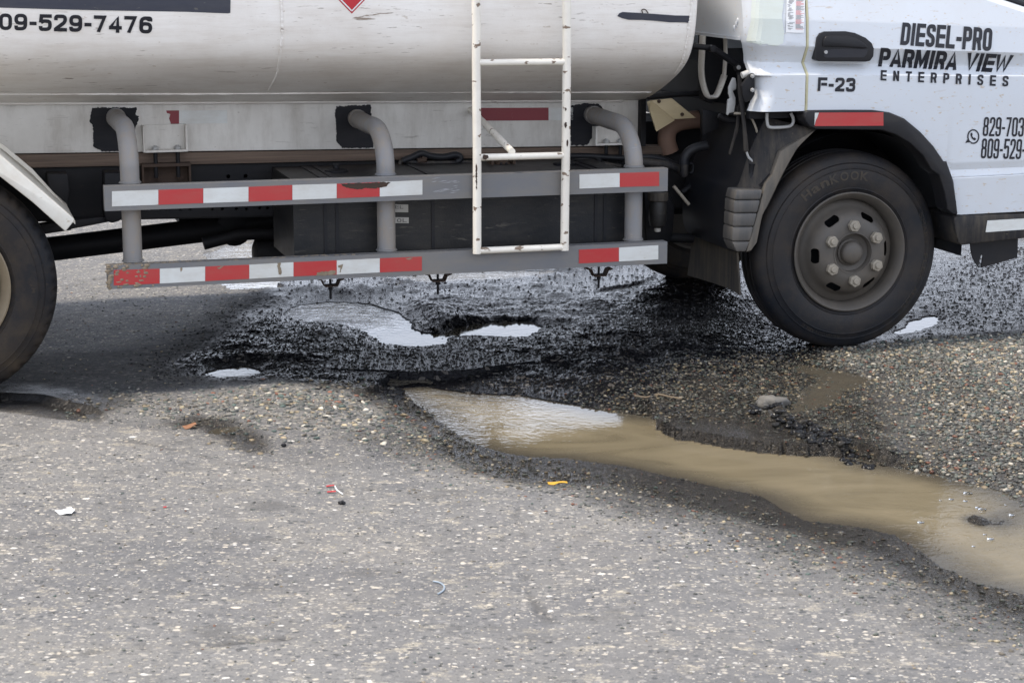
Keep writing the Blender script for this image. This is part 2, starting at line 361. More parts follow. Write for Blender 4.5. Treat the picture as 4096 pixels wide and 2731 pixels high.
def stroke_text(string, w=0.6, t=0.17, gap=0.10, rnd=0.5):
    """block lettering of height 1: list of (loops) per stroke"""
    x = 0.0; out = []
    for ci, ch in enumerate(string):
        cw = w * WIDE.get(ch, 1.0) if ch not in NARROW else max(w * NARROW[ch], t * (1.0 if ch == 'I' else 1.6))
        if ch != ' ':
            for pts, mode in GLYPH[ch]:
                closed = (mode == 1 and not isinstance(mode, float)) or (ch == 'D')
                cl = lambda v, n: t / 2 + min(max(v, -10), 10) * (n - t)
                def X(px, n):
                    if px < -0.15: return 0.0 if px <= -.5 else cl(px, n)
                    if px > 1.15 and px >= 1.5: return n
                    return cl(px, n)
                P = [(x + X(a, cw), X(b, 1.0)) for a, b in pts]
                rad = rnd * cw
                if isinstance(mode, list): r = [rad * m for m in mode]
                elif mode == -1 or (mode == 0 and not closed): r = 0.0
                else: r = rad
                lp = _stroke(_fillet(P, r, closed), t, closed)
                lp = [[(q.x, min(max(q.y, 0.0), 1.0)) for q in l] for l in lp]
                if ch in 'EFLTDPRIMN5740239': lp = [[(min(max(qx, x), x + cw), qy) for qx, qy in l] for l in lp]
                out.append((ci, lp))
        x += cw + gap
    return out, x - gap
def text2d(string, weight=0.0, spacing=1.0, res=3):
    cu = bpy.data.curves.new('lettering', 'FONT'); cu.body = string; cu.size = 1.0
    cu.offset = weight; cu.space_character = spacing; cu.resolution_u = res
    vs, fs = curve_mesh(cu); xs_ = [v[0] for v in vs]; ys_ = [v[1] for v in vs]
    return vs, fs, (min(xs_), max(xs_), min(ys_), max(ys_))
def film(name, mat, parent, vs, fs, place, cuts=2):
    """flat print: 2D faces refined and laid on a surface by place(x, y) -> Vector"""
    bm = bmesh.new(); bv = [bm.verts.new((v[0], v[1], 0)) for v in vs]
    for f in fs:
        try: bm.faces.new([bv[i] for i in f])
        except ValueError: pass
    bmesh.ops.remove_doubles(bm, verts=bm.verts[:], dist=1e-6)
    bmesh.ops.triangulate(bm, faces=bm.faces[:])
    for _ in range(cuts):
        es = bm.edges[:]
        ls = sorted(e.calc_length() for e in es)
        if not ls: break
        lim = max(ls[-1] * 0.5, 1e-6)
        bmesh.ops.subdivide_edges(bm, edges=[e for e in es if e.calc_length() > lim], cuts=1)
        bmesh.ops.triangulate(bm, faces=bm.faces[:])
    for v in bm.verts: v.co = place(v.co.x, v.co.y)
    return bm_link(name, bm, mat, parent, None, recalc=True)
def lettering(name, mat, parent, string, t, quad, surf, w=0.6, stroke=0.17, gap=0.1, lift=0.002, cuts=1, tail=None, head=None, rnd=0.5):
    """quad: tile pixels (bottom left, bottom right, top right, top left) of the lettering's box; tail/head: the piece the quad measures"""
    strokes, W = stroke_text(string, w, stroke, gap, rnd); x0, x1 = 0.0, W
    if tail: x0 = W - stroke_text(tail, w, stroke, gap, rnd)[1]
    if head: x1 = stroke_text(head, w, stroke, gap, rnd)[1]
    q = [tp(t, *p) for p in quad]; glyphs = {}
    for i, (ci, lp) in enumerate(strokes):
        bm = glyphs.setdefault(ci, bmesh.new()) if ci not in glyphs else glyphs[ci]
        vs, fs = fill2d(lp); tmp = bmesh.new(); bv = [tmp.verts.new((v[0], v[1], 0)) for v in vs]
        for f in fs:
            try: tmp.faces.new([bv[k] for k in f])
            except ValueError: pass
        bmesh.ops.remove_doubles(tmp, verts=tmp.verts[:], dist=1e-6); bmesh.ops.triangulate(tmp, faces=tmp.faces[:])
        for _ in range(cuts):
            bmesh.ops.subdivide_edges(tmp, edges=[e for e in tmp.edges if e.calc_length() > 0.09], cuts=1); bmesh.ops.triangulate(tmp, faces=tmp.faces[:])
        for v in tmp.verts:
            a = (v.co.x - x0) / (x1 - x0); b = v.co.y
            px = (1 - b) * ((1 - a) * q[0][0] + a * q[1][0]) + b * ((1 - a) * q[3][0] + a * q[2][0])
            py = (1 - b) * ((1 - a) * q[0][1] + a * q[1][1]) + b * ((1 - a) * q[3][1] + a * q[2][1])
            v.co = S(px, py, lambda u, z: surf(u, z) - lift - 0.00008 * (i % 5))
        bmesh.ops.recalc_face_normals(tmp, faces=tmp.faces[:])
        me = bpy.data.meshes.new('stroke'); tmp.to_mesh(me); tmp.free(); bm.from_mesh(me); bpy.data.meshes.remove(me)
    for ci, bm in glyphs.items(): bm_link(name, bm, mat, parent, None, recalc=False)
def patch(name, mat, parent, t, pts, surf, lift=0.0015, cuts=3, jag=0.0):
    """flat print or paint with a traced outline (tile pixels) on a surface"""
    if jag:
        out = []
        for i, p in enumerate(pts):
            q = pts[(i + 1) % len(pts)]; n = max(2, int(math.dist(p, q) / 12))
            for k in range(n):
                f = k / n; j = jag * (0 if k == 0 else 1)
                out.append((p[0] + (q[0] - p[0]) * f + random.uniform(-j, j), p[1] + (q[1] - p[1]) * f + random.uniform(-j, j)))
        pts = out
    vs, fs = fill2d([pts])
    return film(name, mat, parent, vs, fs, lambda x, y: S(*tp(t, x, y), lambda u, z: surf(u, z) - lift), cuts)
flat_at = lambda v: (lambda u, z: v)
def tag(o, label=None, cat=None, group=None, kind=None):
    for k, v in (('label', label), ('category', cat), ('group', group), ('kind', kind)):
        if v: o[k] = v
    return o
# ================================================================== THE GROUND: worn asphalt, potholes, puddles, loose gravel
def axis(lo, hi, step, far_lo, far_hi, growth=1.25):
    a = list(np.arange(lo, hi, step)); d = step * 2; x = a[-1]
    while x < far_hi: x += d; d *= growth; a.append(x)
    d = step * 2; x = a[0]; pre = []
    while x > far_lo: x -= d; d *= growth; pre.append(x)
    return np.array(pre[::-1] + a)
def wings(core, lo, hi, d0, growth=1.25):
    a = list(core); d = d0; x = a[-1]
    while x < hi: x += d; d *= growth; a.append(x)
    d = d0; x = a[0]; pre = []
    while x > lo: x -= d; d *= growth; pre.append(x)
    return np.array(pre[::-1] + a)
xs = wings(np.concatenate([np.arange(-2.35, -1.45, 0.009), np.arange(-1.45, 1.25, 0.0046), np.arange(1.25, 3.05, 0.009)]), -400, 400, 0.02)
ys = wings(np.concatenate([np.arange(4.1, 6.9, 0.0125), np.arange(6.9, 9.0, 0.0068), np.arange(9.0, 12.6, 0.022)]), -60, 600, 0.04)
GX, GY = np.meshgrid(xs, ys)
def vnoise(x, y, seed=0):
    xi = np.floor(x).astype(np.int64); yi = np.floor(y).astype(np.int64); fx = x - xi; fy = y - yi
    fx = fx * fx * (3 - 2 * fx); fy = fy * fy * (3 - 2 * fy)
    def h(a, b):
        n = (a * 374761393 + b * 668265263 + seed * 982451653) & 0x7fffffff
        n = ((n ^ (n >> 13)) * 1274126177) & 0x7fffffff
        return ((n ^ (n >> 16)) & 0xffff) / 65535.0
    a, b, c, d = h(xi, yi), h(xi + 1, yi), h(xi, yi + 1), h(xi + 1, yi + 1)
    return (a * (1 - fx) + b * fx) * (1 - fy) + (c * (1 - fx) + d * fx) * fy
def fbm(x, y, freq, octv=4, seed=0, gain=0.5):
    s = 0; a = 1.0; t = 0
    for o in range(octv):
        s = s + a * vnoise(x * freq + 17.3 * o, y * freq - 9.1 * o, seed + o); t += a; a *= gain; freq *= 2.03
    return s / t - 0.5
def world_poly(px, z): return np.array([G(x, y, z) for x, y in px])
def sdist(P, X, Y):
    """signed distance to a polygon, negative inside"""
    d2 = np.full(X.shape, 1e9); ins = np.zeros(X.shape, bool); n = len(P)
    for i in range(n):
        ax_, ay = P[i]; bx_, by = P[(i + 1) % n]; ex, ey = bx_ - ax_, by - ay
        wx, wy = X - ax_, Y - ay; t = np.clip((wx * ex + wy * ey) / (ex * ex + ey * ey + 1e-12), 0, 1)
        d2 = np.minimum(d2, (wx - t * ex) ** 2 + (wy - t * ey) ** 2)
        c = ((ay <= Y) & (by > Y)) | ((by <= Y) & (ay > Y))
        with np.errstate(divide='ignore', invalid='ignore'): xi = ax_ + (Y - ay) / (by - ay + 1e-12) * ex
        ins ^= c & (X < xi)
    d = np.sqrt(d2); return np.where(ins, -d, d)
def near_line(px, z, X, Y):
    P = world_poly(px, z); d2 = np.full(X.shape, 1e9)
    for (ax_, ay), (bx_, by) in zip(P, P[1:]):
        ex, ey = bx_ - ax_, by - ay; wx, wy = X - ax_, Y - ay; t = np.clip((wx * ex + wy * ey) / (ex * ex + ey * ey), 0, 1)
        d2 = np.minimum(d2, (wx - t * ex) ** 2 + (wy - t * ey) ** 2)
    return np.sqrt(d2)
def sstep(a, b, x): t = np.clip((x - a) / (b - a), 0, 1); return t * t * (3 - 2 * t)
act = (GX > -3.2) & (GX < 4.0) & (GY > 3.3) & (GY < 14)
AX, AY = GX[act], GY[act]

ctrl = [(0, 1100, .012), (600, 1100, .012), (1200, 1160, .004), (0, 1568, .012), (800, 1568, .012), (1600, 1568, .010), (2352, 1568, .004), (1500, 1300, .008), (2000, 1400, -.002), (100, 985, .012), (400, 1025, .012), (800, 1040, .008), (1250, 1085, -.030), (1600, 1140, -.034), (1900, 1228, -.034), (2150, 1318, -.034), (2350, 1400, -.034), (1250, 1150, -.006), (1600, 1220, -.008), (1900, 1320, -.008),
        (300, 905, .0), (-150, 917, .0), (-150, 860, .0), (600, 930, .008), (750, 925, .010), (860, 985, -.004), (930, 955, -.030), (985, 1000, -.032), (1060, 1040, -.032), (890, 965, -.014), (980, 1060, -.006), (890, 930, -.020), (450, 800, -.002), (300, 780, 0), (200, 700, 0), (650, 810, .006), (750, 800, -.002), (800, 870, -.008),
        (600, 700, 0), (500, 680, 0), (1000, 690, .016), (1150, 700, .010), (1300, 700, .006), (1150, 735, .006), (1100, 800, -.004), (850, 810, -.006), (700, 790, -.002), (1250, 805, -.002), (1400, 800, .016), (880, 840, -.016), (940, 905, -.040), (1150, 860, -.024), (1300, 875, -.026), (1500, 915, -.026), (1550, 830, .000),
        (1700, 800, 0), (1945, 800, 0), (1850, 860, -.010), (1700, 900, -.004), (1900, 930, -.002), (2100, 900, .004), (2250, 850, .028), (2330, 950, .030), (2300, 1040, .012), (2050, 1000, .0), (300, 560, 0), (900, 640, 0), (2250, 650, 0), (1700, 640, 0), (1200, 640, 0), (2600, 900, .02), (2700, 1300, .0), (-300, 1300, .012)]
num = np.zeros(AX.shape); den = np.zeros(AX.shape)
for px, py, z in ctrl:
    cx_, cy_ = G(px, py, z); w = 1.0 / (((AX - cx_) ** 2 + ((AY - cy_) * 0.55) ** 2) ** 1.6 + 1e-4); num += w * z; den += w
Z = num / den
Z *= sstep(15, 11, AY)
for line, z0, hgt_, wd in (([(960, 715), (1000, 738), (1030, 745)], 0, .02, .12), ([(640, 690), (720, 668), (820, 664)], 0, .016, .12), ([(1350, 770), (1500, 770), (1600, 780)], 0, .018, .2)):
    Z = Z + hgt_ * np.exp(-(near_line(line, z0, AX, AY) / wd) ** 2)

wet_px = [(640, 640), (590, 700), (520, 760), (420, 820), (380, 862), (480, 882), (640, 880), (800, 898), (880, 928), (940, 975), (990, 1025), (1080, 1068), (1250, 1105), (1450, 1130), (1600, 1165), (1750, 1200), (1850, 1242), (2050, 1275), (2140, 1330), (2352, 1420), (2600, 1480), (2600, 1150), (2352, 1130), (2200, 1070), (2110, 1030), (2060, 960), (2010, 880), (1930, 815), (1960, 800), (2150, 785), (2352, 765), (2800, 740), (2800, 560), (1500, 540), (800, 590)]
wet = sstep(0.10, -0.14, sdist(world_poly(wet_px, 0.0), AX, AY) + 0.22 * fbm(AX, AY, 3.6, 5, 5, 0.6))
damp = 0.5 * sstep(0.45, 0.0, sdist(world_poly([(1000, 1000), (1450, 1090), (1850, 1200), (2150, 1290), (2352, 1380), (2352, 1000), (2000, 800), (1500, 900)], 0.0), AX, AY) + 0.3 * fbm(AX, AY, 2.5, 4, 8))
dip5 = sstep(0.02, -0.1, sdist(world_poly([(330, 965), (450, 985), (540, 1030), (640, 1045), (640, 1000), (560, 955), (450, 945)], 0.01), AX, AY))
dip6 = sstep(0.03, -0.08, sdist(world_poly([(-200, 905), (0, 935), (130, 960), (235, 970), (270, 950), (330, 925), (250, 900), (100, 880), (-200, 860)], 0.0), AX, AY) + 0.10 * fbm(AX, AY, 4, 4, 61))
wet = np.clip(np.maximum(np.maximum(wet, damp), np.maximum(0.75 * dip5, 0.6 * dip6)), 0, 1)

rub = sstep(0.25, -0.2, sdist(world_poly([(560, 620), (520, 740), (400, 820), (420, 875), (640, 872), (820, 880), (950, 895), (1100, 905), (1320, 930), (1560, 952), (1720, 940), (1800, 860), (1720, 800), (1650, 740), (1640, 640), (1400, 600), (900, 600)], 0.0), AX, AY))
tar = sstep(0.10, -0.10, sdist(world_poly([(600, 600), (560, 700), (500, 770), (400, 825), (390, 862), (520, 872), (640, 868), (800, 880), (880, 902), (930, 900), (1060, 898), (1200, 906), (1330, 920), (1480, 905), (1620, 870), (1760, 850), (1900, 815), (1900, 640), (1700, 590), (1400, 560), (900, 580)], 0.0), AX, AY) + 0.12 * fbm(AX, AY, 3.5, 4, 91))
tar = np.maximum(tar, 0.80 * sstep(0.16, -0.14, sdist(world_poly([(-300, 820), (150, 812), (330, 790), (480, 740), (560, 700), (620, 800), (420, 872), (520, 884), (330, 903), (255, 925), (200, 950), (60, 932), (-300, 890)], 0.0), AX, AY) + 0.16 * fbm(AX, AY, 3.1, 5, 92, 0.6)))  # shade beside the rear wheel painted in together with the dark asphalt
slabm = sstep(0.08, -0.08, sdist(world_poly([(-400, 900), (0, 940), (130, 962), (330, 988), (480, 1012), (600, 1060), (900, 1060), (1060, 1060), (1300, 1120), (1600, 1200), (1900, 1350), (2300, 1500), (2700, 1700), (2300, 1800), (-600, 1800)], 0.025), AX, AY) + 0.1 * fbm(AX, AY, 2.0, 3, 21))
Z += rub * (0.040 * fbm(AX, AY, 1.8, 3, 31) + 0.038 * fbm(AX, AY * 1.3, 6.0, 3, 32)) 
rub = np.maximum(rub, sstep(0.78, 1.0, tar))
wetback = sstep(0.1, -0.1, sdist(world_poly([(1950, 800), (2150, 788), (2400, 765), (2900, 740), (2900, 540), (2100, 540)], 0.0), AX, AY))
rough = np.clip(rub + 0.5 * (1 - slabm) + 0.6 * wetback, 0, 1)
lump = fbm(AX, AY, 26, 3, 33, 0.6)
Z += wetback * 0.006 * fbm(AX, AY, 30, 2, 55) + rough * 0.007 * lump + (1 - slabm) * 0.010 * fbm(AX, AY, 4.5, 3, 34) + 0.006 * fbm(AX, AY, 1.1, 3, 35)
gr1 = 1 - np.abs(2 * vnoise(AX * 62, AY * 62, 36) - 1); gr2 = 1 - np.abs(2 * vnoise(AX * 105 + 3.3, AY * 105, 37) - 1)
Z += rub * (0.009 * np.maximum(fbm(AX, AY, 30, 2, 36), -0.1) + 0.0050 * gr1 + 0.0032 * gr2 - 0.005) 
def dip(px, z, depth, w, nz=0.05, fr=5):
    global Z
    s = sdist(world_poly(px, z), AX, AY) + nz * fbm(AX, AY, fr, 4, int(px[0][0]))
    Z = Z - depth * sstep(0.0, w, -s)
dip([(-200, 925), (0, 942), (130, 964), (230, 972), (260, 955), (220, 930), (100, 900), (-200, 880)], 0.012, 0.026, 0.03, 0.03)
dip([(290, 978), (400, 996), (500, 1016), (580, 1046), (640, 1035), (620, 1000), (560, 970), (440, 955), (340, 962)], 0.012, 0.022, 0.05, 0.05)
dip([(640, 1100), (700, 1090), (740, 1110), (700, 1125)], 0.03, 0.006, 0.05, 0.05)

for ln in ([(-100, 1535), (120, 1505), (234, 1494), (450, 1482), (600, 1466), (685, 1461), (800, 1450)], [(1210, 1120), (1180, 1180), (1230, 1260), (1200, 1330), (1260, 1420)], [(40, 985), (300, 1010), (520, 1060), (640, 1080)]):
    cd = near_line(ln, 0.01, AX, AY) + 0.05 * fbm(AX, AY, 7, 3, 71)
    ck = np.exp(-(cd / 0.013) ** 2) * sstep(-0.12, 0.12, fbm(AX, AY, 9, 3, 73)); Z = Z - 0.006 * ck; tar = np.maximum(tar, 0.42 * ck)
# (outline on the view, water level, depth, width of the bank, ripple)
def q2(pts): return [(574.2 + x * 0.3662, 602.9 + y * 0.3662) for x, y in pts]
big_px = [(925, 893), (960, 888), (1000, 893), (1100, 906), (1200, 911), (1320, 930), (1400, 945), (1491, 955), (1620, 957), (1743, 962), (1790, 985), (1845, 1010), (1900, 1032), (1956, 1046), (2014, 1067), (2090, 1078), (2168, 1092), (2296, 1125), (2352, 1158), (2560, 1240), (2800, 1380), (2800, 1620), (2560, 1460), (2352, 1368), (2241, 1342), (2168, 1305), (2135, 1280), (2055, 1230), (1985, 1214), (1857, 1197), (1806, 1174), (1747, 1143), (1612, 1112), (1491, 1086), (1436, 1074), (1307, 1056), (1216, 1052), (1145, 1037), (1087, 1020), (1050, 998), (999, 965), (948, 921)]
upper_px = q2([(200, 320), (330, 262), (560, 225), (760, 266), (870, 298), (960, 338), (1022, 382), (1012, 412), (1080, 444), (1190, 446), (1260, 420), (1400, 392), (1560, 372), (1760, 365), (1832, 400), (1760, 466), (1600, 470), (1400, 462), (1235, 474), (1210, 515), (1050, 530), (830, 515), (720, 440), (640, 402), (520, 386), (400, 380), (280, 370)])
neck_px = [(868, 790), (1010, 795), (1000, 815), (960, 850), (985, 885), (1000, 900), (940, 900), (905, 870), (850, 825)]
POOLS = [('neck', neck_px, -0.018, 0.010, 0.05, 3.0), ('big', big_px, -0.045, 0.05, 0.30, 0.25), ('upper', upper_px, -0.008, 0.04, 0.12, 0.55),
         ('side', [(470, 862), (500, 848), (560, 842), (592, 838), (598, 856), (570, 866), (520, 868)], -0.012, 0.02, 0.14, 0.1),
         ('farleft', [(470, 585), (520, 560), (640, 555), (700, 580), (760, 600), (860, 640), (830, 656), (740, 652), (640, 662), (540, 666), (480, 650), (500, 620)], -0.012, 0.02, 0.15, 2.6),
         ('farright', [(1310, 655), (1350, 630), (1420, 612), (1480, 622), (1500, 640), (1440, 668), (1380, 674)], -0.015, 0.02, 0.12, 2.2),
         ('wheelside', [(2045, 768), (2075, 745), (2120, 728), (2150, 726), (2160, 738), (2110, 760), (2070, 770)], -0.010, 0.015, 0.10, 0.15),
         ('farmid', [(880, 640), (1000, 628), (1150, 622), (1280, 625), (1200, 640), (1000, 648)], -0.008, 0.015, 0.10, 2.2),
         ('crack', [(470, 996), (500, 984), (548, 980), (552, 990), (510, 1000)], -0.010, 0.01, 0.04, 0.1),
         ('flow', [(1815, 845), (1850, 838), (1900, 848), (1960, 858), (2020, 868), (2030, 876), (1985, 890), (1930, 905), (1915, 925), (1880, 942), (1830, 945), (1815, 930), (1840, 900), (1870, 880), (1860, 862)], -0.012, 0.006, 0.12, 0.3)]
edge_d = near_line([(1745, 930), (1790, 970), (1850, 990), (1920, 1015), (1990, 1045)], -0.01, AX, AY)
SD = {}
for nm, px, lev, dep, bw_, rip in POOLS:
    s = sdist(world_poly(px, lev), AX, AY)
    lev0 = lev
    if nm == 'neck': lev = -0.0265 + 0.0175 * np.clip((AY - 7.60) / 0.38, -1, 1)
    s = s + (0.035 if nm in ('big', 'upper') else 0.07) * fbm(AX, AY, 6 if nm in ('big', 'upper') else 9, 4, len(nm) * 7) + (0.03 if nm not in ('big',) else 0.012) * lump
    SD[nm] = s
    bank = np.full(AX.shape, bw_)
    if nm == 'big': bank = np.where(edge_d < 0.18, 0.03 + 0.13 * sstep(0.08, 0.18, edge_d), bank)
    if nm == 'upper': bank = np.where(near_line([(1050, 752), (1100, 742), (1180, 736), (1240, 738)], 0, AX, AY) < 0.12, 0.035, bank)
    zin = lev - dep * sstep(0.0, 0.22, -s) - 0.003
    f = sstep(0, 1, s / bank)
    zout = lev + 0.004 + np.maximum(Z - lev - 0.004, 0.004) * f
    if nm in ('flow', 'neck'): zout = np.where(s < bank, lev + 0.003 + (Z - lev - 0.003) * f, Z)
    Z = np.where(s <= 0, np.minimum(Z, zin) if nm not in ('flow', 'neck') else np.minimum(Z, zin), np.where(s < bank * 1.0, zout, np.where(s < 0.5, np.maximum(Z, lev + 0.006), Z)))
# small islands of dark grit breaking the water
for px, py, r, h in ((1790, 988, 0.09, 0.05), (2290, 1200, 0.13, 0.050), (2235, 1195, 0.06, 0.045)):
    cx_, cy_ = G(px, py, -0.045); d = np.sqrt((AX - cx_) ** 2 + ((AY - cy_) * 0.6) ** 2); Z = np.where(SD['big'] < 0, Z + (h + 0.02 * lump) * sstep(r, 0, d), Z)
FZ = np.zeros(GX.shape); FZ[act] = Z
def to_full(a, fill=0.0):
    o = np.full(GX.shape, fill); o[act] = a; return o
TAR_SHADE = to_full(tar); WET = to_full(wet); RGH = to_full(rough, 0.2); SLB = to_full(slabm, 0.5)

def grid_mesh(name, X, Y, Zz, mask=None):
    ny, nx = X.shape
    idx = np.arange(ny * nx).reshape(ny, nx)
    q = np.stack([idx[:-1, :-1], idx[:-1, 1:], idx[1:, 1:], idx[1:, :-1]], -1).reshape(-1, 4)
    co = np.stack([X, Y, Zz], -1).reshape(-1, 3)
    if mask is not None:
        mk = (mask[:-1, :-1] | mask[:-1, 1:] | mask[1:, 1:] | mask[1:, :-1]).reshape(-1); q = q[mk]
        used = np.zeros(len(co), bool); used[q.ravel()] = True; re = np.cumsum(used) - 1; q = re[q]; co = co[used]
    else: used = None
    me = bpy.data.meshes.new(name)
    me.vertices.add(len(co)); me.vertices.foreach_set('co', co.astype(np.float32).ravel())
    me.loops.add(q.size); me.loops.foreach_set('vertex_index', q.astype(np.int32).ravel())
    me.polygons.add(len(q)); me.polygons.foreach_set('loop_start', np.arange(0, q.size, 4, dtype=np.int32))
    me.polygons.foreach_set('use_smooth', np.ones(len(q), bool))
    me.update(calc_edges=True); me.validate(); return me, used
def fattr(me, name, arr):
    a = me.attributes.new(name, 'FLOAT', 'POINT'); a.data.foreach_set('value', np.asarray(arr, np.float32).ravel())

# ---- ground material
s = N('asphalt')
wetn, rghn, slbn = s.attr('wet').outputs['Fac'], s.attr('rough').outputs['Fac'], s.attr('slab').outputs['Fac']
STONE = [(0.0, (0.045, 0.048, 0.05)), (0.25, (0.10, 0.10, 0.10)), (0.45, (0.15, 0.145, 0.14)), (0.62, (0.19, 0.185, 0.18)), (0.76, (0.25, 0.235, 0.215)), (0.87, (0.36, 0.33, 0.28)), (0.95, (0.52, 0.46, 0.37)), (1.0, (0.62, 0.60, 0.56))]
warp = s.new('ShaderNodeVectorMath'); warp.operation = 'ADD'
wnz = s.new('ShaderNodeTexNoise'); wnz.inputs['Scale'].default_value = 40; s.link(s.tc.outputs['Object'], wnz.inputs['Vector'])
wsc = s.new('ShaderNodeVectorMath'); wsc.operation = 'SCALE'; wsc.inputs['Scale'].default_value = 0.014; s.link(wnz.outputs['Color'], wsc.inputs[0])
s.link(s.tc.outputs['Object'], warp.inputs[0]); s.link(wsc.outputs[0], warp.inputs[1])
def vor(scale, feature='F1', stretch=(1, 1, 1)):
    n = s.new('ShaderNodeTexVoronoi'); n.feature = feature; n.inputs['Scale'].default_value = scale
    mp = s.new('ShaderNodeMapping'); mp.inputs['Scale'].default_value = stretch; s.link(warp.outputs[0], mp.inputs[0]); s.link(mp.outputs[0], n.inputs['Vector']); return n
v1 = vor(62, stretch=(0.8, 1, 1)); v2 = vor(150); v3 = vor(30, stretch=(0.7, 1, 1))
sep = s.new('ShaderNodeSeparateColor'); s.link(v1.outputs['Color'], sep.inputs[0])
sep2 = s.new('ShaderNodeSeparateColor'); s.link(v2.outputs['Color'], sep2.inputs[0])
sep3 = s.new('ShaderNodeSeparateColor'); s.link(v3.outputs['Color'], sep3.inputs[0])
stone_c = s.ramp(sep.outputs[0], STONE); fine_c = s.ramp(sep2.outputs[0], STONE)
in1 = s.ramp(v1.outputs['Distance'], [(0.0, 1.0), (0.32, 1.0), (0.46, 0.0)])
in2 = s.ramp(v2.outputs['Distance'], [(0.0, 1.0), (0.40, 1.0), (0.55, 0.0)])
worn = s.ramp(s.noise(0.9, 6, 0.62), [(0.36, 0.0), (0.64, 1.0)])
bit = s.mix(worn, (0.102, 0.102, 0.105), (0.168, 0.162, 0.153))
bit = s.mix(s.ramp(s.noise(0.55, 5, 0.6), [(0.42, 0.0), (0.62, 0.55)]), bit, (0.118, 0.117, 0.118))
bit = s.mix(s.ramp(s.noise(2.6, 7, 0.7), [(0.50, 0.0), (0.66, 0.55)]), bit, (0.205, 0.190, 0.164))
bit = s.mix(s.ramp(s.noise(0.75, 4, 0.5, (0.6, 1, 1)), [(0.42, 0.0), (0.62, 0.8)]), bit, s.mix(1.0, bit, (0.76, 0.76, 0.79), 'MULTIPLY'))
bit = s.mix(s.ramp(s.noise(9, 6, 0.7), [(0.35, 0.0), (0.7, 0.5)]), bit, (0.19, 0.182, 0.166))
pick1 = s.math('GREATER_THAN', sep.outputs[1], 0.42); pick2 = s.math('GREATER_THAN', sep2.outputs[1], 0.55)
c = s.mix(s.math('MULTIPLY', in2, s.math('MULTIPLY', pick2, 0.75)), bit, fine_c)
c = s.mix(s.math('MULTIPLY', in1, s.math('MULTIPLY', pick1, 0.85)), c, stone_c)
v4 = vor(70, stretch=(0.70, 1, 1)); sep4 = s.new('ShaderNodeSeparateColor'); s.link(v4.outputs['Color'], sep4.inputs[0])
chip = s.math('MULTIPLY', s.ramp(v4.outputs['Distance'], [(0.0, 1.0), (0.24, 1.0), (0.34, 0.0)]), s.math('GREATER_THAN', sep4.outputs[1], s.math('SUBTRACT', 0.92, s.math('MULTIPLY', s.ramp(s.noise(2.6, 6, 0.65), [(0.36, 0.0), (0.66, 1.0)]), 0.42))))
c = s.mix(s.math('MULTIPLY', chip, 0.68), c, s.ramp(sep4.outputs[0], [(0.0, (0.24, 0.225, 0.20)), (0.5, (0.33, 0.30, 0.25)), (0.8, (0.42, 0.38, 0.30)), (1.0, (0.56, 0.54, 0.49))]))
sandm = s.ramp(s.noise(15, 5, 0.65, (0.6, 1, 1)), [(0.57, 0.0), (0.66, 0.75)])
c = s.mix(s.math('MULTIPLY', sandm, s.ramp(s.noise(130, 3, 0.6), [(0.42, 0.1), (0.58, 1.0)])), c, (0.37, 0.33, 0.255))
big_in = s.ramp(v3.outputs['Distance'], [(0.0, 1.0), (0.20, 1.0), (0.30, 0.0)])
c = s.mix(s.math('MULTIPLY', big_in, s.math('GREATER_THAN', sep3.outputs[1], 0.86)), c, s.ramp(sep3.outputs[0], STONE))
stain = s.ramp(s.noise(5.5, 6, 0.7, (0.6, 1, 1)), [(0.56, 0.0), (0.68, 0.75)])
c = s.mix(stain, c, (0.085, 0.082, 0.078), 'MIX')
spk = s.ramp(s.noise(36, 4, 0.6, (0.6, 1, 1)), [(0.655, 0.0), (0.70, 0.85)])
c = s.mix(spk, c, (0.05, 0.048, 0.046), 'MIX')
tar_shade_n = s.attr('tar').outputs['Fac']
damp_c = s.mix(1.0, c, (0.17, 0.155, 0.135), 'MULTIPLY')
wetm = s.ramp(wetn, [(0.05, 0.0), (0.55, 0.8), (0.95, 1.0)])
c = s.mix(wetm, c, damp_c)
tar_shade_c = s.mix(s.math('GREATER_THAN', sep.outputs[1], 0.93), (0.0042, 0.0042, 0.0052), (0.05, 0.045, 0.04))
c = s.mix(tar_shade_n, c, tar_shade_c)
rgh = s.math('SUBTRACT', 0.88, s.math('MULTIPLY', wetn, 0.74))
rgh = s.math('SUBTRACT', rgh, s.math('MULTIPLY', s.math('MULTIPLY', tar_shade_n, wetn), 0.05))
rgh = s.math('ADD', rgh, s.math('MULTIPLY', s.math('SUBTRACT', sep2.outputs[2], 0.5), 0.12))
hgt = s.math('ADD', s.math('MULTIPLY', in1, 0.6), s.math('ADD', s.math('MULTIPLY', in2, 0.35), s.math('MULTIPLY', s.noise(320, 3), 0.5)))
bst = s.math('ADD', 0.45, s.math('MULTIPLY', s.math('MAXIMUM', rghn, wetn), 0.75))
bst = s.math('SUBTRACT', bst, s.math('MULTIPLY', tar_shade_n, 0.65))
s.set(c, rgh, s.bump(hgt, bst, 0.006), spec=s.math('SUBTRACT', s.math('SUBTRACT', 0.5, s.math('MULTIPLY', wetn, 0.27)), s.math('MULTIPLY', tar_shade_n, 0.10)))
me, _ = grid_mesh('ground', GX, GY, FZ)
fattr(me, 'tar', TAR_SHADE); fattr(me, 'wet', WET); fattr(me, 'rough', RGH); fattr(me, 'slab', SLB)
ground = link('ground', me, 'asphalt'); tag(ground, kind='structure')

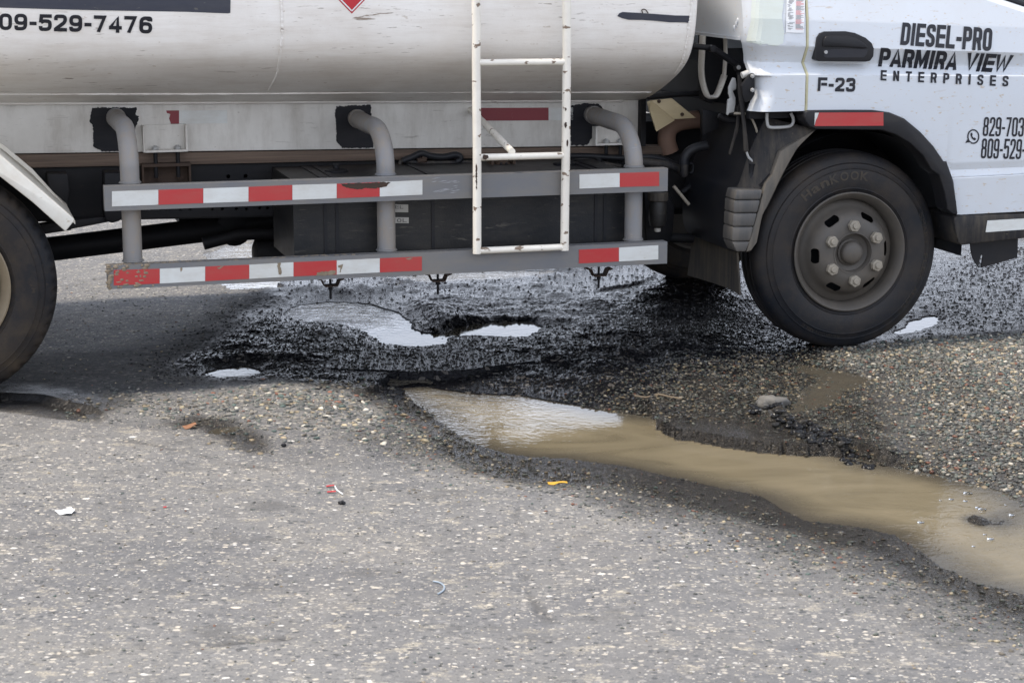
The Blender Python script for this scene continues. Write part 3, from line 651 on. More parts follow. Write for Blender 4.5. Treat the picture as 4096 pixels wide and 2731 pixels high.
# ---- water
s = N('muddy_water')
dep = s.attr('depth').outputs['Fac']; rip = s.attr('ripple').outputs['Fac']
mud = s.ramp(s.noise(2.2, 5, 0.55, (1, 2.2, 1), 1.2), [(0.3, (0.120, 0.100, 0.064)), (0.5, (0.155, 0.130, 0.084)), (0.7, (0.180, 0.150, 0.098))])
edge = s.mix(s.noise(70, 3), (0.025, 0.023, 0.02), (0.075, 0.066, 0.05))
col = s.mix(s.ramp(dep, [(0.0, 0.0), (0.35, 0.45), (1.0, 1.0)]), edge, mud)
wv = s.math('ADD', s.math('MULTIPLY', s.noise(12, 3, 0.55, (0.9, 1.0, 1), 1.6), 0.75), s.math('MULTIPLY', s.noise(40, 2, 0.5, (1.0, 1.0, 1), 0.8), 0.24))
s.set(col, 0.03, s.bump(wv, s.math('MULTIPLY', rip, 0.35), 0.02), IOR=1.333, spec=0.5)
lab = {'big': 'long brown puddle running to the lower corner', 'upper': 'rippled pool reflecting the sky under the truck'}
for nm, px, lev, depm, bw_, rp in POOLS:
    s_ = SD[nm]; full = np.full(GX.shape, 9.0); full[act] = s_
    iy = np.where((full < 0.03).any(1))[0]; ix = np.where((full < 0.03).any(0))[0]
    y0, y1, x0, x1 = iy[0], iy[-1] + 1, ix[0], ix[-1] + 1
    st = 2 if nm in ('big', 'upper', 'farleft') else 1
    sub = (slice(y0, y1, st), slice(x0, x1, st)); f_ = full[sub]
    if min(f_.shape) < 2: continue
    msk = f_ < 0.03
    if nm == 'neck':
        for other in ('big', 'upper'):
            fo = np.full(GX.shape, 9.0); fo[act] = SD[other]; msk &= fo[sub] > 0.03
    zz = np.full(f_.shape, lev)
    if nm == 'neck': zz = -0.0265 + 0.0175 * np.clip((GY[sub] - 7.60) / 0.38, -1, 1)
    me, used = grid_mesh('puddle', GX[sub], GY[sub], zz, msk)
    dpt = np.clip((zz - FZ[sub]) / 0.045, 0, 1).ravel(); rr = np.full(f_.size, rp)
    if nm == 'big':
        cx_, cy_ = G(1060, 925, lev); cx2, cy2 = G(2250, 1230, lev)
        gx, gy = GX[sub].ravel(), GY[sub].ravel()
        rr = 0.05 + 1.7 * np.exp(-(((gx - cx_) / 0.24) ** 2 + ((gy - cy_) / 0.40) ** 2)) + 0.5 * np.exp(-(((gx - cx2) / 0.35) ** 2 + ((gy - cy2) / 0.5) ** 2))
    if nm == 'upper':
        gx = GX[sub].ravel(); gy = GY[sub].ravel(); rr = 0.10 + 3.0 * sstep(0.10, -0.35, gx - G(960, 760, lev)[0]) * sstep(G(960, 775, lev)[1], G(960, 730, lev)[1], gy)
    if nm == 'neck': dpt = dpt * 0.0
    if used is not None: dpt = dpt[used]; rr = rr[used]
    fattr(me, 'depth', dpt); fattr(me, 'ripple', rr)
    tag(link('puddle', me, 'muddy_water'), kind='structure')

# ---- loose stones
def height_at(x, y):
    ix = np.clip(np.searchsorted(xs, x) - 1, 0, len(xs) - 2); iy = np.clip(np.searchsorted(ys, y) - 1, 0, len(ys) - 2)
    fx = (x - xs[ix]) / (xs[ix + 1] - xs[ix]); fy = (y - ys[iy]) / (ys[iy + 1] - ys[iy])
    l = lambda A_: (A_[iy, ix] * (1 - fx) + A_[iy, ix + 1] * fx) * (1 - fy) + (A_[iy + 1, ix] * (1 - fx) + A_[iy + 1, ix + 1] * fx) * fy
    return l(FZ), l(WET)
PHI = (1 + 5 ** 0.5) / 2
ICO_V = np.array([(-1, PHI, 0), (1, PHI, 0), (-1, -PHI, 0), (1, -PHI, 0), (0, -1, PHI), (0, 1, PHI), (0, -1, -PHI), (0, 1, -PHI), (PHI, 0, -1), (PHI, 0, 1), (-PHI, 0, -1), (-PHI, 0, 1)]) / math.sqrt(1 + PHI * PHI)
ICO_F = np.array([(0, 11, 5), (0, 5, 1), (0, 1, 7), (0, 7, 10), (0, 10, 11), (1, 5, 9), (5, 11, 4), (11, 10, 2), (10, 7, 6), (7, 1, 8), (3, 9, 4), (3, 4, 2), (3, 2, 6), (3, 6, 8), (3, 8, 9), (4, 9, 5), (2, 4, 11), (6, 2, 10), (8, 6, 7), (9, 8, 1)])
OCT_V = np.array([(1, 0, 0), (-1, 0, 0), (0, 1, 0), (0, -1, 0), (0, 0, 1), (0, 0, -1)], float)
OCT_F = np.array([(0, 2, 4), (2, 1, 4), (1, 3, 4), (3, 0, 4), (2, 0, 5), (1, 2, 5), (3, 1, 5), (0, 3, 5)])
PAL = np.array([(0.055, 0.058, 0.055), (0.085, 0.088, 0.082), (0.11, 0.12, 0.105), (0.14, 0.14, 0.13), (0.10, 0.088, 0.07), (0.19, 0.175, 0.15), (0.26, 0.21, 0.14), (0.33, 0.28, 0.19), (0.42, 0.39, 0.33), (0.16, 0.075, 0.05), (0.07, 0.095, 0.085)])
PW = np.array([14, 16, 14, 12, 10, 10, 6, 5, 4, 3, 6], float); PW /= PW.sum()
def stones(name, px, n, size, flat=0.6, pal=PAL, pw=PW, soft=0.12, wetk=1.0, dark=1.0, sink=0.25, label=None, octa=False):
    BV_, BF_ = (OCT_V, OCT_F) if octa else (ICO_V, ICO_F); K = len(BV_)
    P = world_poly(px, 0.0); x0, y0 = P.min(0) - soft; x1, y1 = P.max(0) + soft
    x = rng.uniform(x0, x1, n * 3); y = rng.uniform(y0, y1, n * 3)
    sd_ = sdist(P, x, y) + 0.10 * fbm(x, y, 3, 3, 77)
    keep = (rng.random(len(x)) < sstep(soft, -soft, sd_)); x, y = x[keep][:n], y[keep][:n]; n = len(x)
    if n == 0: return
    z, w = height_at(x, y)
    r = size[0] + (size[1] - size[0]) * rng.random(n) ** 2.4
    sc = np.stack([r * rng.uniform(0.8, 1.35, n), r * rng.uniform(0.7, 1.1, n), r * flat * rng.uniform(0.7, 1.2, n)], -1)
    V = BV_[None] * (1 + (0.28 if octa else 0.22) * rng.standard_normal((n, K, 1))) * sc[:, None, :]
    a = rng.uniform(0, 2 * math.pi, n); ca, sa = np.cos(a)[:, None], np.sin(a)[:, None]
    t = rng.normal(0, 0.35, n); ctt, stt = np.cos(t)[:, None], np.sin(t)[:, None]
    X, Y, Zq = V[..., 0], V[..., 1], V[..., 2]
    Y, Zq = Y * ctt - Zq * stt, Y * stt + Zq * ctt
    X, Y = X * ca - Y * sa, X * sa + Y * ca
    co = np.stack([X + x[:, None], Y + y[:, None], Zq + (z + sc[:, 2] * (1 - 2 * sink))[:, None]], -1).reshape(-1, 3)
    fc = (BF_[None] + (np.arange(n) * K)[:, None, None]).reshape(-1, 3)
    me = bpy.data.meshes.new(name); me.vertices.add(len(co)); me.vertices.foreach_set('co', co.astype(np.float32).ravel())
    me.loops.add(fc.size); me.loops.foreach_set('vertex_index', fc.astype(np.int32).ravel())
    me.polygons.add(len(fc)); me.polygons.foreach_set('loop_start', np.arange(0, fc.size, 3, dtype=np.int32))
    if octa: me.polygons.foreach_set('use_smooth', np.ones(len(fc), bool))
    me.update(calc_edges=True)
    pc = pal[rng.choice(len(pal), n, p=pw)]
    pc = pc * rng.uniform(0.75, 1.25, (n, 1)) * dark
    ca_ = me.attributes.new('tone', 'FLOAT_COLOR', 'POINT')
    ca_.data.foreach_set('color', np.repeat(np.concatenate([pc, np.ones((n, 1))], 1), K, axis=0).astype(np.float32).ravel())
    fattr(me, 'wet', np.repeat(np.clip(w * wetk, 0, 1), K))
    o = link(name, me, 'stone'); tag(o, label, 'gravel', kind='stuff'); return o
s = N('stone')
tn, wn_ = s.attr('tone').outputs['Color'], s.attr('wet').outputs['Fac']
cc = s.mix(s.noise(260, 3), tn, s.mix(1.0, tn, (0.72, 0.70, 0.66), 'MULTIPLY'))
cc = s.mix(wn_, cc, s.mix(1.0, cc, (0.42, 0.40, 0.36), 'MULTIPLY'))
s.set(cc, s.math('SUBTRACT', 0.85, s.math('MULTIPLY', wn_, 0.74)), s.bump(s.noise(420, 2), 0.3, 0.002), spec=s.math('SUBTRACT', 0.5, s.math('MULTIPLY', wn_, 0.27)))
BLK = np.array([(0.012, 0.012, 0.014), (0.018, 0.018, 0.02), (0.03, 0.029, 0.028), (0.06, 0.055, 0.05)]); BW = np.array([4, 4, 2, 0.6]); BW /= BW.sum()
stones('gravel', [(1985, 800), (2160, 785), (2600, 765), (2700, 1150), (2352, 1120), (2250, 1098), (2150, 1078), (2080, 1055), (2130, 1010), (2110, 955), (2070, 900), (1990, 850), (1905, 832), (1930, 808)], 24000, (0.0024, 0.0105), 0.6, label='loose multicoloured gravel heaped beside the front wheel', wetk=0.85, dark=1.3)
stones('gravel', [(600, 905), (780, 893), (880, 925), (955, 985), (900, 992), (800, 965), (700, 975), (600, 965), (480, 935)], 3000, (0.0035, 0.0135), 0.42, label='loose grey gravel on the hump beside the small pool', soft=0.3, sink=0.36, dark=1.35)
stones('gravel', [(960, 985), (1090, 1045), (1300, 1085), (1600, 1140), (1850, 1220), (2100, 1290), (2352, 1400), (2352, 1440), (2050, 1330), (1700, 1215), (1350, 1120), (1050, 1060), (940, 1010)], 13000, (0.0024, 0.0080), 0.5, label='fine gravel along the near bank of the brown puddle', soft=0.35, sink=0.30, dark=1.25)
stones('gravel', [(1400, 900), (1600, 830), (1850, 815), (2050, 880), (2100, 980), (2040, 1050), (1900, 1010), (1780, 950), (1550, 950)], 11000, (0.0024, 0.0090), 0.5, label='wet grit on the broken asphalt before the front wheel', soft=0.25, sink=0.33, dark=1.1)
stones('gravel', [(330, 960), (450, 985), (560, 1035), (640, 1040), (600, 985), (470, 950), (300, 890), (150, 930), (180, 965)], 900, (0.003, 0.011), 0.5, label='scattered gravel in the shallow hole by the rear wheel', soft=0.15, sink=0.35)
stones('rubble', [(560, 720), (470, 800), (400, 832), (410, 866), (640, 868), (820, 885), (940, 900), (1150, 910), (1330, 930), (1560, 930), (1760, 890), (1900, 815), (1850, 730), (1500, 745), (1250, 760), (1000, 740), (800, 740)], 15000, (0.0022, 0.0080), 0.7, BLK * 0.7, BW, 0.25, sink=0.42, label='black wet rubble churned up under the truck', octa=True)
stones('rubble', [(620, 600), (560, 720), (900, 760), (1250, 760), (1850, 760), (1900, 640), (1640, 590), (1200, 580), (900, 590)], 3000, (0.0028, 0.0090), 0.55, BLK * 0.7, BW, 0.2, sink=0.45, label='wet black grit on the far side under the truck', octa=True)
stones('gravel', [(-150, 1000), (400, 1030), (1000, 1080), (1500, 1180), (2000, 1360), (2500, 1560), (2500, 1640), (-150, 1640)], 1500, (0.002, 0.006), 0.45, label='small chips lying on the worn grey asphalt', soft=0.1, sink=0.4)
stones('gravel', [(120, 640), (560, 640), (480, 780), (380, 860), (560, 890), (300, 900), (50, 880)], 700, (0.0025, 0.007), 0.45, label='chips on the shaded asphalt behind the rear wheel', soft=0.1, sink=0.4)
stones('gravel', [(2110, 790), (2150, 640), (2260, 570), (2600, 560), (2600, 775), (2352, 772)], 4500, (0.0028, 0.0075), 0.45, BLK, BW, 0.15, sink=0.4, label='wet black grit behind the front wheel under the cab')
stones('rubble', [(1735, 918), (1760, 925), (1800, 958), (1860, 980), (1930, 1008), (2000, 1040), (1990, 1052), (1920, 1030), (1850, 1002), (1790, 980), (1742, 945)], 420, (0.005, 0.020), 0.75, BLK * 1.6, BW, 0.03, sink=0.35, label='broken black asphalt crumbs along the lip above the brown puddle')
# ================================================================== THE TANKER TRUCK
truck = bpy.data.objects.new('tanker_truck', None); COL.objects.link(truck)
truck.location = O; truck.rotation_euler = (0, 0, TH)
tag(truck, 'white diesel tanker truck parked across the flooded potholes', 'truck')
T = truck
def along(p, q, u):
    f = (u - p.x) / (q.x - p.x); return p.z + f * (q.z - p.z)

# ---- tank
TILT = -0.0166
TU0, TU1 = -5.3, -0.676
half = [(1.0, 0.936), (0.80, 0.946), (0.585, 0.967), (0.417, 1.012), (0.269, 1.062), (0.162, 1.108), (0.088, 1.155), (0.046, 1.205), (0.022, 1.265), (0.007, 1.335), (0.0, 1.405), (-0.002, 1.47)]
dense = [(p.x, p.y) for p in smooth_path([Vector((a, b, 0)) for a, b in half], 5)]
dv = np.array([d[0] for d in dense]); dz = np.array([d[1] for d in dense])
def tank_v(u, z):
    zz = z - TILT * (u - TU1)
    if zz > 1.47: zz = 2.94 - zz
    return float(np.interp(zz, dz, dv))
loop = dense[:-1] + [(v, 2.94 - z) for v, z in reversed(dense)]
loop = loop[:-1] + [(2.0 - v, z) for v, z in reversed(loop)]
loop = [loop[i] for i in range(len(loop)) if i == 0 or math.dist(loop[i], loop[i - 1]) > 1e-4]
bm = bmesh.new(); us = [TU0 + (TU1 - TU0) * i / 60 for i in range(61)]
def ring(u, sc=1.0):
    return [bm.verts.new((u, 1.0 + (v - 1.0) * sc + 0.0015 * math.sin(u * 9 + z * 7), 1.47 + (z - 1.47) * sc + TILT * (u - TU1))) for v, z in loop]
rings = [ring(TU0 - 0.10, 0.3), ring(TU0 - 0.09, 0.7), ring(TU0 - 0.04, 0.93)] + [ring(u) for u in us] + [ring(TU1 + 0.012, 0.985), ring(TU1 - 0.02, 0.97), ring(TU1 + 0.03, 0.7), ring(TU1 + 0.05, 0.3)]
for a, b in zip(rings, rings[1:]):
    for k in range(len(loop)): bm.faces.new((a[k], a[(k + 1) % len(loop)], b[(k + 1) % len(loop)], b[k]))
bm.faces.new(rings[0]); bm.faces.new(rings[-1])
tank = bm_link('tank', bm, 'tank_white', T, 40)

def bead(path, r, name='weld_seam', parent=tank, mat='tank_white', amp=0.35):
    P = smooth_path(path, 14); rr = [r * (1 + amp * random.uniform(-1, 1)) for _ in P]
    bm = bmesh.new(); add_tube(bm, P, rr, 6); return bm_link(name, bm, mat, parent, 180)
bead([(u, 0.415, 1.0125 + TILT * (u - TU1) + 0.002 * math.sin(u * 3.1)) for u in np.linspace(-4.4, -0.70, 14)], 0.0042)
bead([S(*tp(2, x, y), tank_v) for x, y in ((236, -60), (232, 20), (238, 160), (240, 320), (224, 480), (205, 620), (180, 710), (112, 832))], 0.0048)
bead([S(*tp(3, x, y), tank_v) for x, y in ((1652, -20), (1640, 120), (1622, 260), (1600, 400), (1575, 520), (1548, 600), (1500, 680))], 0.0045)
bead([(u, 0.592, 0.966 + TILT * (u - TU1)) for u in np.linspace(-4.4, -0.76, 8)], 0.008, 'flange_lip', amp=0.05)
patch('banner_panel', 'navy', tank, 1, [(-900, 40), (-60, 72), (800, 95), (1700, 112), (2090, 126), (2116, 122), (2120, -320), (-900, -420)], tank_v, 0.002, 5)
lettering('phone_digit', 'letter_black', tank, '809-529-7476', 1, [(-8, 278), (1397, 312), (1400, 155), (-8, 125)], tank_v, 0.74, 0.21, 0.13, 0.002, 1, tail='09-529-7476')
patch('hazard_placard', 'placard_red', tank, 2, [(880, 128), (1130, -130), (880, -390), (630, -130)], tank_v, 0.002, 4)
for a, b in (((880, 104), (1106, -130)), ((1106, -130), (880, -366)), ((880, -366), (654, -130)), ((654, -130), (880, 104))):
    d = (b[0] - a[0], b[1] - a[1]); L = math.hypot(*d); n = (-d[1] / L * 6, d[0] / L * 6)
    patch('placard_line', 'print_white', tank, 2, [(a[0] - n[0], a[1] - n[1]), (b[0] - n[0], b[1] - n[1]), (b[0] + n[0], b[1] + n[1]), (a[0] + n[0], a[1] + n[1])], tank_v, 0.004, 3)
patch('painted_strip', 'navy', tank, 3, [(968, 150), (985, 125), (1015, 113), (1180, 122), (1330, 132), (1500, 145), (1636, 147), (1640, 180), (1628, 215), (1590, 208), (1450, 208), (1340, 196), (1200, 186), (1070, 184), (1010, 170)], tank_v, 0.002, 2)
tube('wire_loop', 'rust', tank, [S(*tp(3, x, y), lambda u, z: tank_v(u, z) - 0.003) for x, y in ((1202, 122), (1192, 100), (1205, 88), (1225, 92), (1240, 108), (1250, 124))], 0.002, 6, 4)

# ---- skirt under the tank
SV = 0.60
k0, k1 = A(1, 0, 1003, SV), A(3, 1165, 938, SV); q0, q1 = A(1, 180, 1412, SV), A(3, 1165, 1338, SV)
ue = k1.x
def skirt_top(u): return along(k0, k1, u)
def skirt_bot(u): return along(q0, q1, u)
skirt = prism('tank_skirt', 'skirt_white', T, [(-5.2, SV, skirt_top(-5.2) + 0.03), (ue, SV, skirt_top(ue) + 0.03), (ue, SV, skirt_bot(ue)), (-5.2, SV, skirt_bot(-5.2))], (0, 0.8, 0), 0.004)
sk = flat_at(SV)
patch('paint_patch', 'black_paint', skirt, 1, [(850, 990), (1255, 990), (1250, 1060), (1278, 1070), (1240, 1200), (1230, 1390), (940, 1395), (860, 1350), (850, 1150), (822, 1120), (830, 1060)], sk, 0.002, 2, 6)
patch('paint_patch', 'black_paint', skirt, 2, [(735, 978), (1055, 965), (1060, 1060), (1075, 1200), (1075, 1360), (790, 1362), (740, 1300), (735, 1100), (722, 1040)], sk, 0.002, 2, 6)
patch('paint_patch', 'black_paint', skirt, 3, [(545, 970), (680, 950), (800, 958), (845, 1015), (800, 1150), (690, 1335), (545, 1340), (530, 1150)], sk, 0.002, 2, 6)
patch('reflective_tape', 'tape_dim', skirt, 1, [(1527, 1017), (1645, 1016), (1645, 1138), (1570, 1139), (1553, 1090), (1565, 1050), (1532, 1040)], sk, 0.002, 1)
patch('reflective_tape', 'tape_white', skirt, 1, [(1645, 1016), (2085, 1015), (2088, 1134), (1645, 1138)], sk, 0.002, 1)
patch('reflective_tape', 'tape_dim', skirt, 2, [(2010, 992), (2351, 992), (2351, 1110), (2010, 1110)], sk, 0.002, 1)
patch('reflective_tape', 'tape_dim', skirt, 3, [(0, 992), (336, 990), (336, 1107), (0, 1110)], sk, 0.002, 1)
patch('reflective_tape', 'tape_white', skirt, 3, [(336, 990), (560, 988), (560, 1103), (336, 1107)], sk, 0.002, 1)
# mounting pockets bolted to the skirt
def pocket(t, x0, y0, x1, y1, bolts):
    a, b = A(t, x0, y0, SV - 0.05), A(t, x1, y1, SV - 0.05)
    u0, u1, zt, zb = a.x, b.x, a.z, b.z
    bm = bmesh.new(); w = 0.008
    add_box(bm, u0, u0 + w, SV - 0.05, SV + 0.001, zb, zt); add_box(bm, u1 - w, u1, SV - 0.05, SV + 0.001, zb, zt)
    add_box(bm, u0 + w, u1 - w, SV - 0.055, SV + 0.001, zb, zb + w); add_box(bm, u0 + w, u1 - w, SV - 0.012, SV + 0.001, zb + w, zt)
    o = bm_link('mounting_pocket', bm, 'skirt_white', T)
    for x in bolts:
        c = A(t, x, y1 - 40, SV - 0.05)
        hexnut('bolt', 'steel_bright', o, (c.x, SV - 0.03, zb + w), 0.014, 0.012, (0, 0, 1))
        tube('bolt_shank', 'steel_dark', o, [(c.x, SV - 0.03, zb + 0.001), (c.x, SV - 0.03, zb - 0.10)], 0.008, 8)
    return o
pocket(1, 1310, 1158, 1728, 1392, (1430, 1635))
pocket(3, 770, 1170, 1060, 1330, (880, 1010))
# ---- timber sill and chassis
w0, w1 = A(1, 300, 1545, 0.60), A(3, 500, 1440, 0.60)
ub = A(3, 1462, 1400, 0.60).x
def wood_bot(u): return along(w0, w1, u)
timber = prism('timber_sill', 'timber', T, [(-5.2, 0.605, skirt_bot(-5.2) - 0.004), (ub, 0.605, skirt_bot(ub) - 0.004), (ub, 0.605, wood_bot(ub)), (-5.2, 0.605, wood_bot(-5.2))], (0, 0.09, 0), 0.004)
prism('timber_sill', 'timber', T, [(-5.2, 1.31, skirt_bot(-5.2) - 0.004), (ub, 1.31, skirt_bot(ub) - 0.004), (ub, 1.31, wood_bot(ub)), (-5.2, 1.31, wood_bot(-5.2))], (0, 0.09, 0), 0.004)
RV = 0.63
r0, r1 = A(5, 1320, 660, RV), A(5, 2300, 655, RV)
zr = 0.5 * (r0.z + r1.z)
def rail_bot(u): return zr + TILT * (u + 2.4)
holes = []
for t, x in [(5, x) for x in (1370, 1457, 1533, 1657, 1745, 1950, 2042, 2170, 2262)] + [(6, 33), (6, 105)]:
    c = A(t, x, 579 if t == 5 else 571, RV); holes.append([(c.x + 0.0062 * math.cos(k * math.pi / 6), c.z + 0.0062 * math.sin(k * math.pi / 6)) for k in range(12)])
for t, x, y in ((5, 2095, 282), (5, 2255, 278)):
    c = A(t, x, y, RV); holes.append([(c.x + 0.0085 * math.cos(k * math.pi / 6), c.z + 0.0085 * math.sin(k * math.pi / 6)) for k in range(12)])
vs, fs = fill2d([[(-5.2, rail_bot(-5.2)), (1.1, rail_bot(1.1)), (1.1, wood_bot(1.1) - 0.003), (-5.2, wood_bot(-5.2) - 0.003)]] + holes, 0.004)
me = bpy.data.meshes.new('chassis_rail'); me.from_pydata([(x, RV + z, y) for x, y, z in vs], [], fs); link('chassis_rail', me, 'steel_dark', T)
bm = bmesh.new()
for v0 in (1.30,): add_prism(bm, [(-5.2, v0, rail_bot(-5.2)), (1.1, v0, rail_bot(1.1)), (1.1, v0, wood_bot(1.1) - 0.003), (-5.2, v0, wood_bot(-5.2) - 0.003)], Vector((0, 0.008, 0)))
bm_link('chassis_rail', bm, 'steel_dark', T)
for v0 in (0.636, 1.23):
    prism('rail_flange', 'steel_dark', T, [(-5.2, v0, rail_bot(-5.2) - 0.007), (1.1, v0, rail_bot(1.1) - 0.007), (1.1, v0, rail_bot(1.1) - 0.0005), (-5.2, v0, rail_bot(-5.2) - 0.0005)], (0, 0.07, 0))
# rusty bracket plate below the first pocket
a, b = A(5, 1300, 150, 0.57), A(5, 1757, 362, 0.57)
bm = bmesh.new(); add_box(bm, a.x, b.x, 0.612, 0.622, b.z, a.z - 0.02); add_box(bm, a.x, b.x, 0.56, 0.622, a.z - 0.02, a.z - 0.008)
add_box(bm, a.x, a.x + 0.008, 0.565, 0.612, b.z, a.z - 0.021); add_box(bm, b.x - 0.008, b.x, 0.565, 0.612, b.z, a.z - 0.021)
plate = bm_link('rail_bracket', bm, 'rust', T)
for x in (1455, 1655):
    c = A(5, x, 292, 0.612); lathe('washer', 'rust', plate, [(0.018, 0.0), (0.018, -0.004), (0.001, -0.004)], (c.x, 0.612, c.z), 16); hexnut('bolt', 'rust', plate, (c.x, 0.607, c.z), 0.012, 0.01)
# cross members, gearbox and engine fill the middle of the chassis
for u in (-4.3, -2.95, -1.75, 0.25): box('cross_member', 'steel_dark', T, u - 0.04, u + 0.04, 0.70, 1.24, rail_bot(u) + 0.01, rail_bot(u) + 0.11, 0.004)
box('gearbox', 'steel_dark', T, -0.95, -0.25, 0.78, 1.18, 0.46, 0.86, 0.05)
box('engine_block', 'steel_dark', T, -0.25, 0.85, 0.72, 1.24, 0.45, 1.05, 0.04)
box('engine_cover', 'steel_dark', T, -0.42, 0.9, 0.42, 1.55, 0.86, 1.12, 0.03)
tube('drive_shaft', 'steel_dark', T, [A(5, 330, 965, 1.0), A(5, 2100, 748, 1.0), A(6, 500, 655, 1.0)], 0.050, 18)
lathe('shaft_joint', 'steel_dark', T, [(0.04, -0.05), (0.075, -0.04), (0.075, 0.04), (0.04, 0.05)], tuple(A(5, 2140, 745, 1.0)), 20)
tube('exhaust_pipe', 'steel_dark', T, [A(5, 1868, 900, 0.80), A(5, 2080, 845, 0.80), A(5, 2210, 812, 0.80), A(6, 300, 800, 0.80)], 0.026, 14, 5)
bm = bmesh.new(); c = A(6, 95, 985, 0.85); add_tube(bm, [c + Vector((-0.055, 0, 0)), c + Vector((-0.045, 0, 0)), c + Vector((0.25, 0, -0.01)), c + Vector((0.32, 0, -0.01))], [0.035, 0.062, 0.065, 0.03], 18); bm_link('silencer', bm, 'steel_dark', T, 50)
# rear leaf spring with its hanger
def pv(t, pts, v): return [A(t, x, y, v) for x, y in pts]
prism('leaf_spring', 'steel_dark', T, pv(5, [(250, 745), (620, 692), (860, 664), (1000, 650), (1000, 700), (640, 770), (400, 800), (250, 822)], 0.47), (0, 0.07, 0), 0.003)
prism('leaf_spring', 'steel_dark', T, pv(5, [(250, 775), (500, 735), (660, 715), (655, 775), (400, 815), (250, 850)], 0.468), (0, 0.074, 0), 0.003)
prism('spring_hanger', 'steel_dark', T, pv(5, [(960, 250), (1120, 250), (1138, 640), (1105, 690), (1030, 712), (970, 690), (955, 600)], 0.45), (0, 0.12, 0), 0.006)
prism('spring_hanger', 'steel_dark', T, pv(5, [(430, 260), (620, 260), (640, 420), (620, 560), (470, 560)], 0.50), (0, 0.1, 0), 0.006)

# ---- fuel tank behind the side guard
FV = 0.13
fl, fr = A(6, 338, 420, FV).x, A(7, 1030, 500, FV).x
f_bot = A(6, 350, 1040, FV).z - 0.02
f_top = A(6, 335, 318, FV).z
fuel = box('fuel_tank', 'fuel_black', T, fl, fr, FV, 0.60, f_bot, f_top, 0.022, 4)
for t, x in ((6, 637), (6, 745), (6, 1625), (7, 768), (7, 850)):
    u = A(t, x, 700, FV).x
    bm = bmesh.new(); add_box(bm, u - 0.006, u + 0.006, FV - 0.004, FV + 0.002, f_bot + 0.02, f_top - 0.02); add_box(bm, u - 0.012, u + 0.012, FV + 0.02, 0.58, f_top - 0.001, f_top + 0.004)
    bm_link('tank_strap', bm, 'plastic_black', fuel)
for t, x, y in ((6, 735, 205), (7, 480, 215)):
    c = A(t, x, y, 0.36); lathe('sender_cap', 'steel_dark', fuel, [(0.045, 0.0), (0.045, 0.008), (0.03, 0.012), (0.012, 0.014), (0.012, 0.03), (0.001, 0.03)], (c.x, 0.36, f_top), 20, 'z')
def fuel_label(name, t, x0, y0, x1, y1, txt, quad):
    o = patch(name, 'sticker', fuel, t, [(x0, y0), (x1, y0 + 4), (x1, y1 + 2), (x0, y1)], flat_at(FV), 0.002, 0)
    lettering('label_letter', 'letter_black', fuel, txt, t, quad, flat_at(FV), 0.7, 0.12, 0.25, 0.0032, 0)
fuel_label('fuel_label', 6, 1130, 536, 1398, 610, 'DIESEL', [(1135, 578), (1352, 578), (1352, 548), (1135, 548)])
fuel_label('volume_label', 6, 1180, 655, 1403, 710, '170L', [(1195, 702), (1385, 702), (1385, 670), (1195, 670)])
for t, x, y in ((6, 685, 1235), (6, 1672, 1190), (7, 800, 1140)):      # saddle clips with a long stud below the fuel tank
    c = A(t, x, y, 0.16); z0 = A(t, x, y + 55, 0.16).z
    pr = [(-0.055, 0.03), (-0.036, 0.026), (-0.024, 0.0), (0.024, 0.0), (0.034, 0.022), (0.05, 0.026)]
    o = prism('strap_clip', 'rust', fuel, [Vector((c.x + a, 0.14, z0 + b)) for a, b in pr] + [Vector((c.x + a, 0.14, z0 + b + 0.005)) for a, b in reversed(pr)], (0, 0.05, 0))
    bm = bmesh.new(); add_tube(bm, [(c.x, 0.165, z0 + 0.06), (c.x, 0.165, z0 - 0.05)], 0.005, 8); add_tube(bm, [(c.x, 0.165, z0 - 0.001), (c.x, 0.165, z0 - 0.014)], 0.009, 6)
    bm_link('strap_stud', bm, 'steel_dark', fuel)
box('fuel_cradle', 'steel_dark', T, fl + 0.1, fr - 0.1, 0.2, 0.64, f_bot - 0.012, f_bot - 0.001)

coated('scratch', (0.30, 0.30, 0.31), (0.2, 0.18, 0.15), 0.2, 0.5, 0.1)
